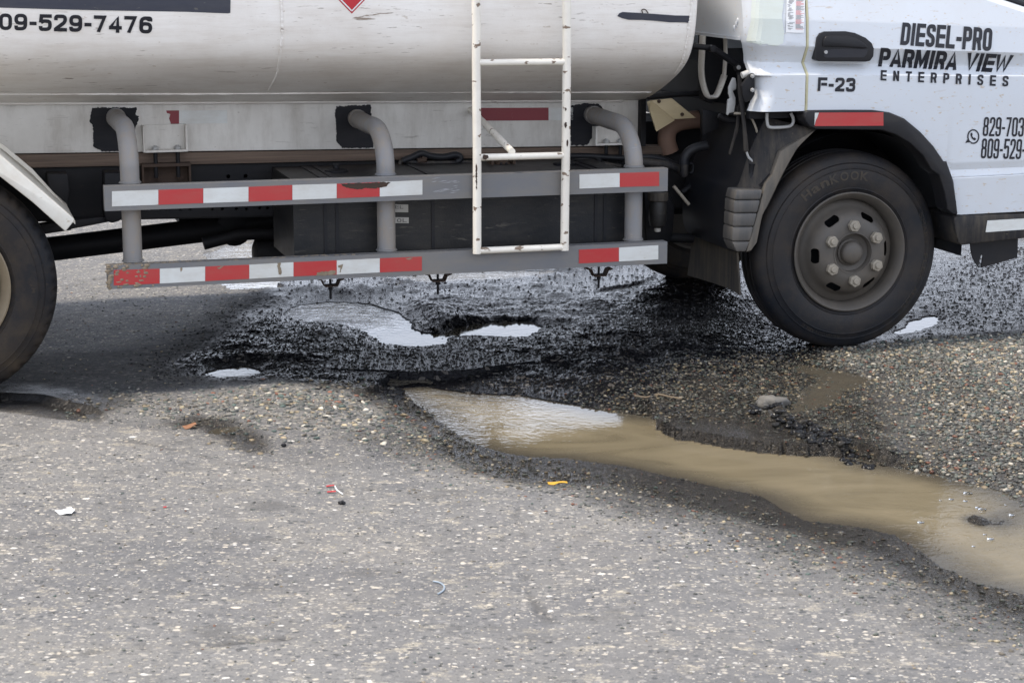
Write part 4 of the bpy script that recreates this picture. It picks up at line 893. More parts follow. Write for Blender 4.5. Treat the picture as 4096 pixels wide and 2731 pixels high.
# ---- side guard: two box rails on three bent posts
BV = -0.03
for (zb, zt, du, nm) in ((0.6665, 0.7545, 0.0, 'upper'), (0.385, 0.470, 0.002, 'lower')):
    rail = box('guard_rail', 'guard_grey', T, -2.917 + du * 0, -0.79 + du, BV, 0.02, zb, zt, 0.004)
    tag(rail, 'upper guard rail' if nm == 'upper' else 'lower guard rail, muddy at its rear end')
    if nm == 'upper':
        X = [(5, 1028, 420, 558), (5, 1455, 406, 543), (5, 1868, 393, 527), (5, 2283, 379, 514), (6, 335, 362, 498), (6, 742, 350, 483), (6, 1137, 335, 468), (6, 1530, 317, 450)]
        Y = [(7, 620, 265, 395), (7, 990, 252, 380), (7, 1353, 240, 370)]; cols = 'WRWRWRW', 'WR'
    else:
        X = [(5, 1045, 1142, 1283), (5, 1468, 1130, 1265), (5, 1885, 1110, 1243), (5, 2290, 1093, 1222), (6, 345, 1070, 1200), (6, 742, 1053, 1183), (6, 1138, 1034, 1163), (6, 1525, 1018, 1147)]
        Y = [(7, 615, 955, 1081), (7, 983, 936, 1063), (7, 1345, 914, 1044)]; cols = 'RWRWRWR', 'RW'
    for seq, cs in ((X, cols[0]), (Y, cols[1])):
        for (a, b, c) in zip(seq, seq[1:], cs):
            pts = [A(a[0], a[1], a[2], BV - 0.0018), A(b[0], b[1], b[2], BV - 0.0018), A(b[0], b[1], b[3], BV - 0.0018), A(a[0], a[1], a[3], BV - 0.0018)]
            pts[1].x -= 0.0006; pts[2].x -= 0.0006
            prism('reflective_tape', 'tape_red' if c == 'R' else 'tape_white', rail, pts, (0, 0.0014, 0))
    if nm == 'lower':
        bm = bmesh.new()                                   # caked mud on the rail's end and top edge
        for _ in range(150):
            f = random.random() ** 2.0; top = random.random() < 0.65; u = -2.915 + f * (0.9 if top else 0.16)
            z = zt if top else zt - 0.085 * random.random(); v = BV + (0.004 + random.random() * 0.04 if top else -0.001)
            m = Matrix.Translation((u, v, z)) @ Matrix.Diagonal((random.uniform(0.004, 0.014), 0.004 if top else 0.0016, random.uniform(0.001, 0.0022) if top else random.uniform(0.003, 0.008), 1))
            bmesh.ops.create_icosphere(bm, subdivisions=1, radius=1, matrix=m)
        tag(bm_link('mud_crust', bm, 'dusty_mud', rail, 180), kind='stuff')
        for tt, pts in ((6, [(195, 1078), (225, 1072), (222, 1110), (236, 1150), (228, 1186), (208, 1180), (204, 1140)]), (6, [(755, 1100), (800, 1086), (792, 1120), (775, 1165), (768, 1160), (778, 1125), (760, 1118)]), (5, [(1655, 1122), (1675, 1116), (1668, 1150), (1660, 1160)]), (5, [(1990, 1118), (2060, 1104), (2020, 1130), (2002, 1128)]), (6, [(560, 1165), (700, 1145), (735, 1150), (730, 1180), (600, 1195), (550, 1192)]), (6, [(1370, 1036), (1440, 1026), (1425, 1040), (1395, 1046)])):
            patch('mud_drip', 'dusty_mud', rail, tt, pts, flat_at(BV), 0.0026, 0, 5)
    else:
        for _ in range(26):
            x = random.uniform(1600, 1860); y = random.uniform(300, 440); L = random.uniform(30, 120); hh = random.uniform(2, 6); L = min(L, 1880 - x)
            patch('paint_scratch', 'scratch', rail, 6, [(x, y), (x + L * 0.5, y - hh - L * 0.06), (x + L, y - L * 0.14), (x + L * 0.5, y + hh * 0.4 - L * 0.06)], flat_at(BV), 0.0006 + 0.0001 * _, 0)
        patch('scorch_mark', 'rust', rail, 6, [(775, 350), (1240, 334), (1200, 375), (1140, 385), (1080, 395), (1010, 388), (960, 400), (880, 395), (820, 380)], flat_at(BV), 0.0026, 1, 5)
for zb, zt in ((0.385, 0.470), (0.6665, 0.7545)): box('far_guard_rail', 'guard_grey', T, -2.9, -0.79, 1.93, 1.98, zb, zt, 0.004)  # unseen far-side rails, posts and box, added to block sky reflections in the pools
for u in (-2.7, -1.75, -0.95): tube('far_guard_post', 'pipe_grey', T, [(u, 1.90, 0.386), (u, 1.90, 0.75), (u, 1.86, 0.86), (u, 1.45, 0.90)], 0.0345, 12)
box('unseen_far_box', 'steel_dark', T, -2.5, -1.9, 1.36, 1.80, 0.42, 0.74, 0.03)
PVc = 0.055
for t0, (xb, yb), (xe, ye), uz in ((1, (1190, 1568), (1060, 1075), 0), (2, (1190, 1568), (920, 1085), 0), (3, (1120, 1540), (730, 1050), 0)):
    base = A(t0, xb, yb, PVc); e = A(t0, xe, ye, SV)
    path = [Vector((base.x, PVc, 0.386)), Vector((base.x, PVc, 0.60)), Vector((base.x, PVc, base.z - 0.02)), Vector((base.x, PVc + 0.004, base.z + 0.035)), Vector((base.x, PVc + 0.04, base.z + 0.095)), Vector((base.x + (e.x - base.x) * 0.25, PVc + 0.14, (base.z + e.z * 1.6) / 2.6 + 0.05)), Vector((base.x + (e.x - base.x) * 0.6, PVc + 0.33, e.z - 0.005)), Vector((e.x, SV + 0.01, e.z))]
    post = tube('guard_post', 'pipe_grey', T, path, 0.0345, 20, 6)
    d_ = (path[-1] - path[-2]).normalized(); tube('weld_collar', 'pipe_grey', post, [path[-1] - d_ * 0.05, path[-1] - d_ * 0.043], 0.0375, 20)
    for zc in (0.471, 0.7555): lathe('weld_collar', 'guard_grey', post, [(0.034, 0.0), (0.041, 0.0), (0.037, 0.006), (0.034, 0.007)], (base.x, PVc, zc), 20, 'z', True)

# ---- ladder
LV = -0.055
def lad(x, y, t): return A(t, x, y, LV)
lp = [lad(2020, 0, 2), lad(2025, 250, 2), lad(2022, 560, 2), lad(2026, 1000, 2), lad(2030, 1450, 2), lad(2030, 460, 6), lad(2030, 990, 6)]
up = (lp[0] - lp[2]); lp = [lp[0] + Vector((0.004, 0.03, 1.0)), lp[0] + Vector((0.004, 0.0, 0.35))] + lp
ladder = tube('ladder', 'ladder_cream', T, lp, 0.0163, 14, 4)
rp = [lad(502, 0, 3), lad(503, 300, 3), lad(502, 600, 3), lad(498, 1000, 3), lad(494, 1400, 3), lad(488, 450, 7), lad(482, 960, 7)]
rp = [rp[0] + Vector((0.002, 0.03, 1.0)), rp[0] + Vector((0.002, 0.0, 0.35))] + rp
tube('ladder_upright', 'ladder_cream', ladder, rp, 0.0163, 14, 4)
for (t1, x1, y1), (t2, x2, y2) in (((2, 2030, 578), (3, 500, 570)), ((6, 2040, 108), (7, 490, 88)), ((6, 2030, 965), (7, 485, 930))):
    tube('rung', 'ladder_cream', ladder, [A(t1, x1, y1, LV), A(t2, x2, y2, LV)], 0.0128, 12)
for dz in (0.42, 0.80): tube('rung', 'ladder_cream', ladder, [lp[2] + Vector((0, 0, dz)), rp[2] + Vector((0, 0, dz))], 0.0128, 12)
tube('ladder_brace', 'ladder_cream', ladder, [A(2, 1975, 1010, SV), A(2, 2351, 1395, LV + 0.008)], 0.0135, 12)
for t, x, y, h, ww in ((6, 2022, 160, 250, 8), (6, 2100, 82, 50, 30), (3, 490, 1120, 60, 14), (3, 505, 1280, 70, 10), (3, 490, 990, 40, 9)):
    patch('paint_chip', 'rust', ladder, t, [(x, y), (x + ww, y + h * 0.1), (x + ww * 1.2, y + h * 0.6), (x + ww * 0.3, y + h), (x - ww * 0.6, y + h * 0.7), (x - ww * 0.5, y + h * 0.2)], flat_at(LV - 0.0162), 0.0006, 0, 5)

# ---- wheels
TYRE = [(0.222, 0.040), (0.230, 0.018), (0.241, 0.011), (0.252, 0.006), (0.254, 0.0035), (0.257, 0.0055), (0.270, 0.002), (0.290, 0.0), (0.312, 0.0), (0.330, 0.003), (0.332, 0.0012), (0.335, 0.0045),
        (0.352, 0.010), (0.354, 0.0082), (0.357, 0.0125), (0.372, 0.019), (0.384, 0.027), (0.392, 0.038), (0.397, 0.055), (0.398, 0.070), (0.388, 0.072), (0.388, 0.080), (0.398, 0.082), (0.399, 0.106), (0.389, 0.108)]
WID = 0.225
TYRE = TYRE + [(r, WID - v) for r, v in reversed(TYRE)]
DISC = [(0.2075, 0.075), (0.2075, 0.060), (0.200, 0.052), (0.186, 0.046), (0.173, 0.032), (0.166, 0.012), (0.155, -0.006), (0.138, -0.020), (0.120, -0.027), (0.100, -0.030), (0.083, -0.029), (0.077, -0.022), (0.074, -0.002), (0.060, 0.004), (0.001, 0.004)]
BARREL = [(0.222, 0.060), (0.228, 0.022), (0.236, 0.013), (0.2405, 0.006), (0.2405, 0.0), (0.236, -0.003), (0.230, 0.001), (0.222, 0.012), (0.213, 0.024), (0.209, 0.040), (0.208, 0.080), (0.206, 0.160), (0.215, 0.200), (0.236, 0.212), (0.240, 0.220), (0.228, 0.216), (0.214, 0.180), (0.214, 0.090)]
def make_wheel(u, v, z, sgn=1, concave=False, mat='rim_brown', lettered=False, full=True, k=1.0):
    """sgn +1: outer face towards -v (near side); -1: far side"""
    f = lambda pr: [(r * k, sgn * h) for r, h in pr]
    disc = [(r, h) for r, h in DISC]
    if concave: disc = [(0.2075, 0.16), (0.2075, 0.10), (0.19, 0.12), (0.16, 0.15), (0.10, 0.155), (0.09, 0.13), (0.08, 0.05), (0.05, 0.03), (0.001, 0.03)]
    wheel = lathe('wheel', mat, T, f(BARREL), (u, v, z), 72, 'v', True)
    tyre = lathe('tyre', 'rubber_front' if lettered else 'rubber', wheel, f(TYRE), (u, v, z), 176 if full else 64, 'v', True, 30, mod=None if lettered else (lambda i, k: 0.980 if (i in (16, 17, 18) and k % 3 == 0) else 1.0))
    if not full: 
        lathe('wheel_disc', mat, wheel, f(disc), (u, v, z), 40); return wheel
    back = [(r, h + 0.006) for r, h in disc[::-1]]
    d = lathe('wheel_disc', mat, wheel, [(r * k, h) for r, h in disc + back], (u, v, z), 72, 'v', True)
    if not concave:
        bm = bmesh.new()
        for k in range(6):
            a = math.radians(3.5 + 60 * k); cs = []
            ct, sn = math.cos(a), math.sin(a)
            for j in range(20):
                b = 2 * math.pi * j / 20; tx = 0.019 * (1 if math.cos(b) > 0 else -1) + 0.0115 * math.cos(b); ty = 0.0125 * math.sin(b)
                r = 0.1525 + ty; cs.append(Vector((u + r * ct - tx * sn, v - 0.1, z + r * sn + tx * ct)))
            add_prism(bm, cs, Vector((0, 0.2, 0)))
        bmesh.ops.recalc_face_normals(bm, faces=bm.faces[:])
        me = bpy.data.meshes.new('slot_cutter'); bm.to_mesh(me); bm.free(); co = bpy.data.objects.new('slot_cutter', me); COL.objects.link(co)
        d.parent = None
        mo = d.modifiers.new('slots', 'BOOLEAN'); mo.operation = 'DIFFERENCE'; mo.object = co; mo.solver = 'EXACT'
        dg = bpy.context.evaluated_depsgraph_get(); nm = bpy.data.meshes.new_from_object(d.evaluated_get(dg))
        d.modifiers.clear(); d.data = nm; d.parent = wheel
        bpy.data.objects.remove(co)
        nm.polygons.foreach_set('use_smooth', [True] * len(nm.polygons)); nm.set_sharp_from_angle(angle=math.radians(35))
        for k in range(6):
            a = math.radians(32.5 + 60 * k); hexnut('lug_nut', 'nut', wheel, (u + 0.111 * math.cos(a), v - 0.028, z + 0.111 * math.sin(a)), 0.0245, 0.024, rot=random.random())
        lathe('hub_cap', 'rim_brown', wheel, [(0.054, 0.004), (0.054, -0.002), (0.047, -0.006), (0.0455, -0.020), (0.041, -0.029), (0.030, -0.036), (0.015, -0.040), (0.001, -0.041)], (u, v, z), 40)
        lathe('hub_ring', 'rim_brown', wheel, [(0.084, -0.0285), (0.084, -0.0315), (0.079, -0.0315), (0.079, -0.0255)], (u, v, z), 48, 'v', True)
    lathe('brake_drum', 'steel_dark', wheel, [(0.001, sgn * 0.075), (0.19, sgn * 0.08), (0.195, sgn * 0.09), (0.195, sgn * 0.19), (0.05, sgn * 0.2), (0.001, sgn * 0.2)], (u, v, z), 32)
    if lettered:
        for txt, a0, a1, rm, hh, w in (('HanKOOK', 134, 76, 0.306, 0.036, 0.03), ('SMART FLEX AH35', 26, -46, 0.338, 0.019, 0.0), ('REGROOVABLE', -95, -125, 0.345, 0.013, 0.0)):
            n_ = len(txt)
            for ci, chx in enumerate(txt):
                if chx == ' ': continue
                vs, fs, (x0, x1, y0, y1) = text2d(chx, w); c0 = a0 + (a1 - a0) * (ci + 0.08) / n_; c1 = a0 + (a1 - a0) * (ci + 0.92) / n_
                hs = hh * (0.75 if chx.islower() else 1.0)
                def place(x, y):
                    a = math.radians(c0 + (c1 - c0) * (x - x0) / (x1 - x0)); r = rm - hh / 2 + hs * (y - y0) / (y1 - y0)
                    h = float(np.interp(r, [p[0] for p in TYRE[:19]], [p[1] for p in TYRE[:19]]))
                    return Vector((u + r * math.cos(a), v + h - 0.0016, z + r * math.sin(a)))
                film('tyre_letter', 'rubber_letter', wheel, vs, fs, place, 2)
    return wheel
coated('rubber_letter', (0.024, 0.020, 0.016), (0.09, 0.065, 0.038), 0.6, 0.7, 0.2)
tag(make_wheel(0.0, 0.0, 0.392, 1, lettered=True), 'front wheel with six lug nuts and dusty brown rim')
RU = A(5, 527, 1330, 0.06).x - 0.397 * 1.045
tag(make_wheel(RU, -0.01, 0.410, 1, concave=True, mat='rim_gold', k=1.045), 'rear wheel with tan rim, cut by the frame')
make_wheel(RU, 0.25, 0.400, 1, concave=True, full=False)
make_wheel(0.02, 1.93, 0.392, -1, full=False); make_wheel(RU, 1.93, 0.400, -1, full=False); make_wheel(RU, 1.68, 0.400, -1, full=False)
tube('axle_beam', 'steel_dark', T, [(0.0, 0.14, 0.39), (0.0, 0.5, 0.36), (0.0, 0.95, 0.33), (0.0, 1.4, 0.36), (0.02, 1.8, 0.39)], 0.05, 12, 4)
bm = bmesh.new(); add_tube(bm, [(RU, 0.1, 0.40), (RU, 0.7, 0.40), (RU, 0.82, 0.40), (RU, 0.95, 0.40), (RU, 1.08, 0.40), (RU, 1.2, 0.40), (RU, 1.85, 0.40)], [0.07, 0.07, 0.15, 0.18, 0.15, 0.07, 0.07], 16); bm_link('rear_axle', bm, 'steel_dark', T, 50)
# ---- rear mudguard
lip = [(-1500, -285), (-700, -210), (-300, -95), (0, 82), (300, 340), (600, 600), (690, 682), (602, 790), (300, 520), (0, 285), (-320, 70), (-700, -40), (-1500, -110)]
fend = prism('rear_mudguard', 'fender_white', T, pv(5, lip, -0.035), (0, 0.03, 0), 0.006)
outer = pv(5, lip[:7], -0.006)
prism('mudguard_top', 'fender_white', fend, [Vector((p.x, -0.004, p.z - 0.004)) for p in outer] + [Vector((p.x, -0.004, p.z - 0.016)) for p in reversed(outer)], (0, 0.60, 0))
pu = pv(5, [(-700, -330), (30, -10), (300, 218), (595, 545), (602, 575), (300, 262), (20, 30), (-700, -290)], 0.35)
prism('mudguard_rib', 'fender_white', fend, pu, (0, 0.02, 0))

# ---- cab
CV = -0.05
def Lz(t1, X1, Y1, t2, X2, Y2, v=CV):
    p, q = A(t1, X1, Y1, v), A(t2, X2, Y2, v); return lambda u: along(p, q, u)
L1 = Lz(4, 370, 428, 4, 2351, 488); L2 = Lz(4, 370, 574, 4, 2351, 612); L3 = Lz(4, 370, 688, 4, 2351, 702)
L4 = Lz(8, 1690, 158, 8, 2351, 132); L5 = Lz(8, 1690, 225, 8, 2351, 200); L6 = Lz(8, 1690, 300, 8, 2351, 268)
LT = Lz(4, 370, -260, 4, 2351, -260)
LR = Lz(4, 370, 962, 4, 900, 960)
rows = [(lambda u: LT(u) + 0.6, 0.055), (LT, -0.012), (lambda u: L1(u) + 0.10, -0.050), (L1, -0.058), (L2, -0.020), (lambda u: L2(u) - 0.004, -0.018), (L3, -0.064), (lambda u: L3(u) - 0.09, -0.063), (L4, -0.058), (L5, -0.046), (lambda u: L6(u) + 0.008, -0.052), (L6, -0.064), (lambda u: L6(u) - 0.15, -0.052), (lambda u: L6(u) - 0.6, -0.05)]
def cab_v(u, z):
    zs = [r[0](u) for r in rows]
    taper = 0.035 * max(0.0, u - 0.25) ** 2
    return float(np.interp(-z, [-q for q in zs], [r[1] for r in rows])) + taper
def sheet(name, mat, parent, us, top, bot, thick=0.03):
    bm = bmesh.new(); cols = []
    for u in us:
        zs = sorted({round(min(max(r[0](u) + d, bot(u)), top(u)), 5) for r in rows for d in (0.0, 0.004, -0.004)} | {round(bot(u), 5), round(top(u), 5)} | {round(bot(u) + (top(u) - bot(u)) * k / 14, 5) for k in range(15)})
        cols.append([(z, cab_v(u, z)) for z in zs])
    n = 44                                                  # resample every column to the same count, keeping crease rows aligned
    V = []
    for u, c in zip(us, cols):
        t_, b_ = top(u), bot(u)
        zr_ = [min(max(r[0](u) + d, b_), t_) for r in reversed(rows) for d in (-0.005, 0.0, 0.005)]
        zr_ = [b_] + zr_ + [t_]
        V.append([bm.verts.new((u, cab_v(u, z), z)) for z in zr_])
    for a, b in zip(V, V[1:]):
        for i in range(len(a) - 1): bm.faces.new((a[i], b[i], b[i + 1], a[i + 1]))
    bmesh.ops.remove_doubles(bm, verts=bm.verts[:], dist=2e-4)
    bmesh.ops.recalc_face_normals(bm, faces=bm.faces[:])
    be = [e for e in bm.edges if len(e.link_faces) == 1]
    r = bmesh.ops.extrude_edge_only(bm, edges=be)
    for v in r['geom']:
        if isinstance(v, bmesh.types.BMVert): v.co.y += thick
    return bm_link(name, bm, mat, parent, 28)
# arch outline (near edge of the black flare)
arch_o = [(4, 340, 1016), (4, 700, 1012), (4, 980, 1013), (4, 1110, 1032), (4, 1250, 1090), (4, 1400, 1215), (4, 1520, 1345), (4, 1620, 1490), (8, 1640, 140), (8, 1700, 330), (8, 1733, 520), (8, 1744, 634)]
arch_p = [A(t, x, y, -0.06) for t, x, y in arch_o]
ax = np.array([p.x for p in arch_p]); az_ = np.array([p.z for p in arch_p])
sill_l, sill_r = A(8, 1745, 634, CV), A(8, 2351, 605, CV)
u_gap = A(4, 345, 700, CV).x; u_front = sill_r.x + 0.62
def door_bot(u):
    if u <= ax[-1]: return float(np.interp(u, ax, az_))
    return along(sill_l, sill_r, u)
wa, wb = A(4, 2000, -5, CV), A(4, 2351, 112, CV)
def win_line(u):
    z = along(wa, wb, u); return min(max(z, 1.25), 1.50)
def door_top(u): return min(win_line(u), 1.50)
du = sorted(set([u_gap + 0.006 + (u_front - u_gap - 0.006) * i / 60 for i in range(61)] + [float(a) for a in ax if a > u_gap + 0.01]))
door = sheet('door', 'cab_white', T, du, door_top, door_bot)
# waist moulding, window rubber and glass above the door
wpts = [u for u in du if u > wa.x - 0.15]
bm = bmesh.new(); ra, rb, rc = [], [], []
for u in wpts:
    z = door_top(u); ra.append(bm.verts.new((u, cab_v(u, z) + 0.001, z))); rb.append(bm.verts.new((u, cab_v(u, z) + 0.012, z + 0.012))); rc.append(bm.verts.new((u, cab_v(u, z) + 0.050, z + 0.032)))
for r1_, r2_ in ((ra, rb), (rb, rc)):
    for i in range(len(wpts) - 1): bm.faces.new((r1_[i], r1_[i + 1], r2_[i + 1], r2_[i]))
bm_link('waist_moulding', bm, 'cab_white', door, 180)
tube('window_seal', 'plastic_black', door, [(u, cab_v(u, door_top(u)) + 0.050, door_top(u) + 0.036) for u in wpts], 0.010, 8)
bm = bmesh.new(); g1 = [bm.verts.new((u, cab_v(u, door_top(u)) + 0.052, door_top(u) + 0.034)) for u in wpts]; g2 = [bm.verts.new((u, 0.10, 2.05)) for u in wpts]
for i in range(len(wpts) - 1): bm.faces.new((g1[i], g1[i + 1], g2[i + 1], g2[i]))
bm_link('window_pane', bm, 'glass_dark', door)
# rear corner panel
u_b = A(3, 2150, 200, 0.0).x
lo = [A(3, 2125, -200, 0), A(3, 2125, 375, 0), A(3, 2188, 545, 0), A(3, 2184, 690, 0), A(3, 2235, 700, 0), A(3, 2228, 890, 0), A(3, 2180, 1000, 0)]
pb0, pb1 = A(3, 2190, 1008, CV), A(4, 325, 1018, CV)
def panel_bot(u): return along(pb0, pb1, u)
lz = [p.z for p in lo][::-1]; lx = [p.x for p in lo][::-1]
def left_edge(z): return float(np.interp(z, lz, lx))
bm = bmesh.new(); V = []
ztop = LT(u_gap) + 0.55
ZR = sorted(set([round(panel_bot(u_gap), 4)] + [round(r[0](u_gap) + d, 4) for r in rows for d in (-0.005, 0, 0.005) if panel_bot(u_gap) < r[0](u_gap) + d < ztop] + [round(panel_bot(u_gap) + (ztop - panel_bot(u_gap)) * k / 20, 4) for k in range(21)]))
for z in ZR:
    le = left_edge(z); row = []
    for k in range(13):
        f = k / 12; u = le + (u_gap - 0.006 - le) * f
        d = max(0.0, 0.055 - (u - le)) / 0.055
        row.append(bm.verts.new((u, cab_v(u, z) + 0.055 * d ** 2.2, z)))
    V.append(row)
for a, b in zip(V, V[1:]):
    for i in range(12): bm.faces.new((a[i], a[i + 1], b[i + 1], b[i]))
bmesh.ops.recalc_face_normals(bm, faces=bm.faces[:])
r = bmesh.ops.extrude_edge_only(bm, edges=[e for e in bm.edges if len(e.link_faces) == 1])
for v in r['geom']:
    if isinstance(v, bmesh.types.BMVert): v.co.y += 0.03
corner = bm_link('cab_corner_panel', bm, 'cab_white', T, 28)
tube('door_gasket', 'gasket', T, [(u_gap + 0.002, cab_v(u_gap, z) + 0.004, z) for z in ZR], 0.0065, 6)
box('door_gap', 'plastic_black', T, u_gap - 0.02, u_gap + 0.02, 0.0, 0.015, panel_bot(u_gap) + 0.004, ztop)
def corner_v(u, z):
    d = max(0.0, 0.055 - (u - left_edge(z))) / 0.055; return cab_v(u, z) + 0.055 * d ** 2.2
patch('tape_patch', 'tape_green', corner, 3, [(2200, -40), (2195, 200), (2160, 330), (2150, 390), (2230, 400), (2280, 412), (2330, 405), (2400, 425), (2450, 420), (2490, 400), (2500, 300), (2480, 150), (2500, -40)], corner_v, 0.0025, 3, 3)
patch('instruction_label', 'print_white', corner, 4, [(172, -120), (345, -120), (330, 303), (300, 305), (165, 300)], corner_v, 0.004, 2)
bm = bmesh.new(); bm2 = bmesh.new()
for i in range(46):
    y = -110 + i * 8.4
    blk = (i // 5) % 2 == 1 and y > 10
    x0 = 258 - y * 0.02; L = random.uniform(40, 80)
    tgt = bm2 if blk else bm
    for xx, ll in ((x0, L),) + (((178 + random.uniform(0, 20), random.uniform(15, 50)),) if random.random() < 0.75 else ()):
        c = [S(*tp(4, px, py), lambda u, z: corner_v(u, z) - 0.0055) for px, py in ((xx, y), (xx + ll, y + 1), (xx + ll, y + 4.2), (xx, y + 3.2))]
        (bm if xx < 240 else tgt).faces.new([(bm if xx < 240 else tgt).verts.new(p) for p in c])
bm_link('label_print', bm, 'navy', corner); bm_link('label_warning_print', bm2, 'print_red', corner)
# cab shell: back wall, floor, roof, far side
bw = [B(3, 1400, -300, u_b), B(3, 2130, -300, u_b), B(3, 2124, 372, u_b), B(3, 1400, 305, u_b)]
z_bw = bw[2].z
bm = bmesh.new(); add_box(bm, u_b, u_b + 0.02, 0.03, 1.95, z_bw, 2.15); add_box(bm, u_b - 0.012, u_b, 0.03, 1.95, z_bw, z_bw + 0.012)
back = bm_link('cab_back_wall', bm, 'cab_white', T)
for x, y in ((2073, 195), (2060, 225), (2040, 262)):
    c = B(3, x, y, u_b); bm = bmesh.new(); bmesh.ops.create_icosphere(bm, subdivisions=2, radius=0.008, matrix=Matrix.Translation(c) @ Matrix.Diagonal((0.6, 1, 1.6, 1))); bm_link('rivet', bm, 'cab_white', back, 180)
box('back_wall_seam', 'cab_white', back, u_b - 0.006, u_b, 0.035, 0.05, z_bw + 0.02, 2.1)
prism('cab_roof', 'cab_white', T, [(u_b, 0.05, 2.10), (u_b + 0.1, 0.05, 2.2), (0.75, 0.05, 2.2), (1.0, 0.05, 2.08), (1.0, 0.05, 2.03), (u_b, 0.05, 2.03)], (0, 1.84, 0), 0.02)
prism('cab_far_side', 'cab_white', T, [(u_b + 0.01, 1.92, z_bw), (u_front, 1.92, 0.62), (u_front + 0.05, 1.92, 1.3), (0.95, 1.92, 2.05), (u_b + 0.01, 1.92, 2.05)], (0, 0.03, 0))
prism('cab_front', 'cab_white', T, [(u_front, 0.0, 0.62), (u_front + 0.06, 0.0, 1.3), (u_front + 0.03, 0.0, 1.3), (u_front - 0.03, 0.0, 0.62)], (0, 1.92, 0))
prism('windscreen', 'glass_dark', T, [(u_front + 0.05, 0.05, 1.3), (1.0, 0.05, 2.04), (0.98, 0.05, 2.04), (u_front + 0.03, 0.05, 1.3)], (0, 1.84, 0))
box('cab_floor', 'steel_dark', T, u_b + 0.03, u_front - 0.05, 0.02, 1.9, 0.93, 0.97)
# door furniture
hd = [(435, 540), (440, 420), (452, 350), (480, 308), (525, 292), (720, 290), (800, 305), (900, 350), (955, 398), (975, 450), (970, 520), (940, 562), (900, 570), (470, 565), (442, 552)]
vh = min(cab_v(A(4, x, y, CV).x, A(4, x, y, CV).z) for x, y in hd) - 0.008
handle = prism('door_handle', 'plastic_black', door, pv(4, hd, vh), (0, 0.05, 0), 0.006, 3)
prism('handle_lever', 'plastic_black', door, pv(4, [(507, 428), (512, 370), (530, 338), (570, 330), (735, 333), (815, 355), (880, 395), (922, 440), (900, 446), (700, 432)], vh - 0.009), (0, 0.02, 0), 0.004)
prism('handle_recess', 'letter_black', door, pv(4, [(507, 462), (700, 448), (920, 455), (905, 505), (880, 530), (545, 532), (515, 520)], vh - 0.0015), (0, 0.004, 0))
c = A(4, 528, 480, vh); lathe('key_lock', 'steel_bright', door, [(0.007, 0.0), (0.007, -0.004), (0.001, -0.004)], (c.x, vh - 0.002, c.z), 12)
lettering('company_letter', 'letter_black', door, 'DIESEL-PRO', 4, [(1213, 415), (2050, 474), (2066, 262), (1237, 208)], cab_v, 0.50, 0.185, 0.065, 0.0025, 3)
lettering('company_letter', 'letter_black', door, 'PARMIRA VIEW', 4, [(1010, 612), (2195, 672), (2252, 508), (1038, 440)], cab_v, 0.66, 0.225, 0.07, 0.0025, 4)
lettering('company_letter', 'letter_black', door, 'ENTERPRISES', 4, [(1033, 740), (2206, 797), (2212, 700), (1037, 645)], cab_v, 0.56, 0.19, 0.62, 0.0025, 4)
lettering('fleet_number_sign', 'letter_black', door, 'F-23', 4, [(455, 838), (800, 846), (806, 718), (462, 712)], cab_v, 0.74, 0.22, 0.12, 0.002, 1)
lettering('phone_digit', 'letter_black', door, '829-703-', 4, [(1970, 1252), (2345, 1258), (2358, 1080), (1985, 1076)], cab_v, 0.36, 0.115, 0.06, 0.002, 1, head='829-703')
lettering('phone_digit', 'letter_black', door, '809-529-7476', 4, [(1953, 1456), (2322, 1464), (2338, 1278), (1968, 1272)], cab_v, 0.36, 0.115, 0.06, 0.002, 1, head='809-529')
# phone-in-bubble icon
ic = (1886, 1256)
ringp = [(ic[0] + 56 * math.cos(a), ic[1] + 68 * math.sin(a)) for a in np.linspace(math.radians(160), math.radians(470), 30)]
outer_l = ringp + [(1856, 1308), (1812, 1314)]
inner_l = [(ic[0] + 44 * math.cos(a), ic[1] + 55 * math.sin(a)) for a in np.linspace(0, 2 * math.pi, 28, endpoint=False)]
vs, fs = fill2d([outer_l, inner_l])
film('phone_icon', 'letter_black', door, vs, fs, lambda x, y: S(*tp(4, x, y), lambda u, z: cab_v(u, z) - 0.002), 1)
patch('phone_icon', 'letter_black', door, 4, [(1862, 1222), (1876, 1220), (1880, 1240), (1874, 1248), (1888, 1268), (1896, 1264), (1911, 1274), (1908, 1288), (1892, 1290), (1872, 1272), (1860, 1246)], cab_v, 0.002, 0)
# black wheel-arch flare
flare = [(345, 1030), (380, 1016), (700, 1013), (980, 1014), (1110, 1034), (1250, 1092), (1400, 1218), (1520, 1348), (1620, 1492)]
inner = [(1500, 1560), (1425, 1430), (1310, 1320), (1180, 1240), (1050, 1197), (700, 1192), (440, 1190), (385, 1165), (345, 1115), (335, 1075)]
fp = pv(4, flare, -0.085) + pv(8, [(1640, 142), (1700, 332), (1733, 522), (1745, 634), (1700, 632), (1650, 590), (1622, 430), (1572, 270)], -0.085) + pv(4, inner, -0.085)
arch = prism('wheel_arch_flare', 'plastic_black', T, fp, (0, 0.10, 0), 0.008, 3)
patch('reflective_tape', 'tape_red', arch, 4, [(470, 1036), (1060, 1033), (1060, 1156), (428, 1160), (440, 1110), (455, 1080)], flat_at(-0.085), 0.0015, 1)
patch('reflective_tape', 'tape_white', arch, 4, [(430, 1038), (468, 1036), (453, 1080), (438, 1110), (427, 1155)], flat_at(-0.085), 0.0015, 1)
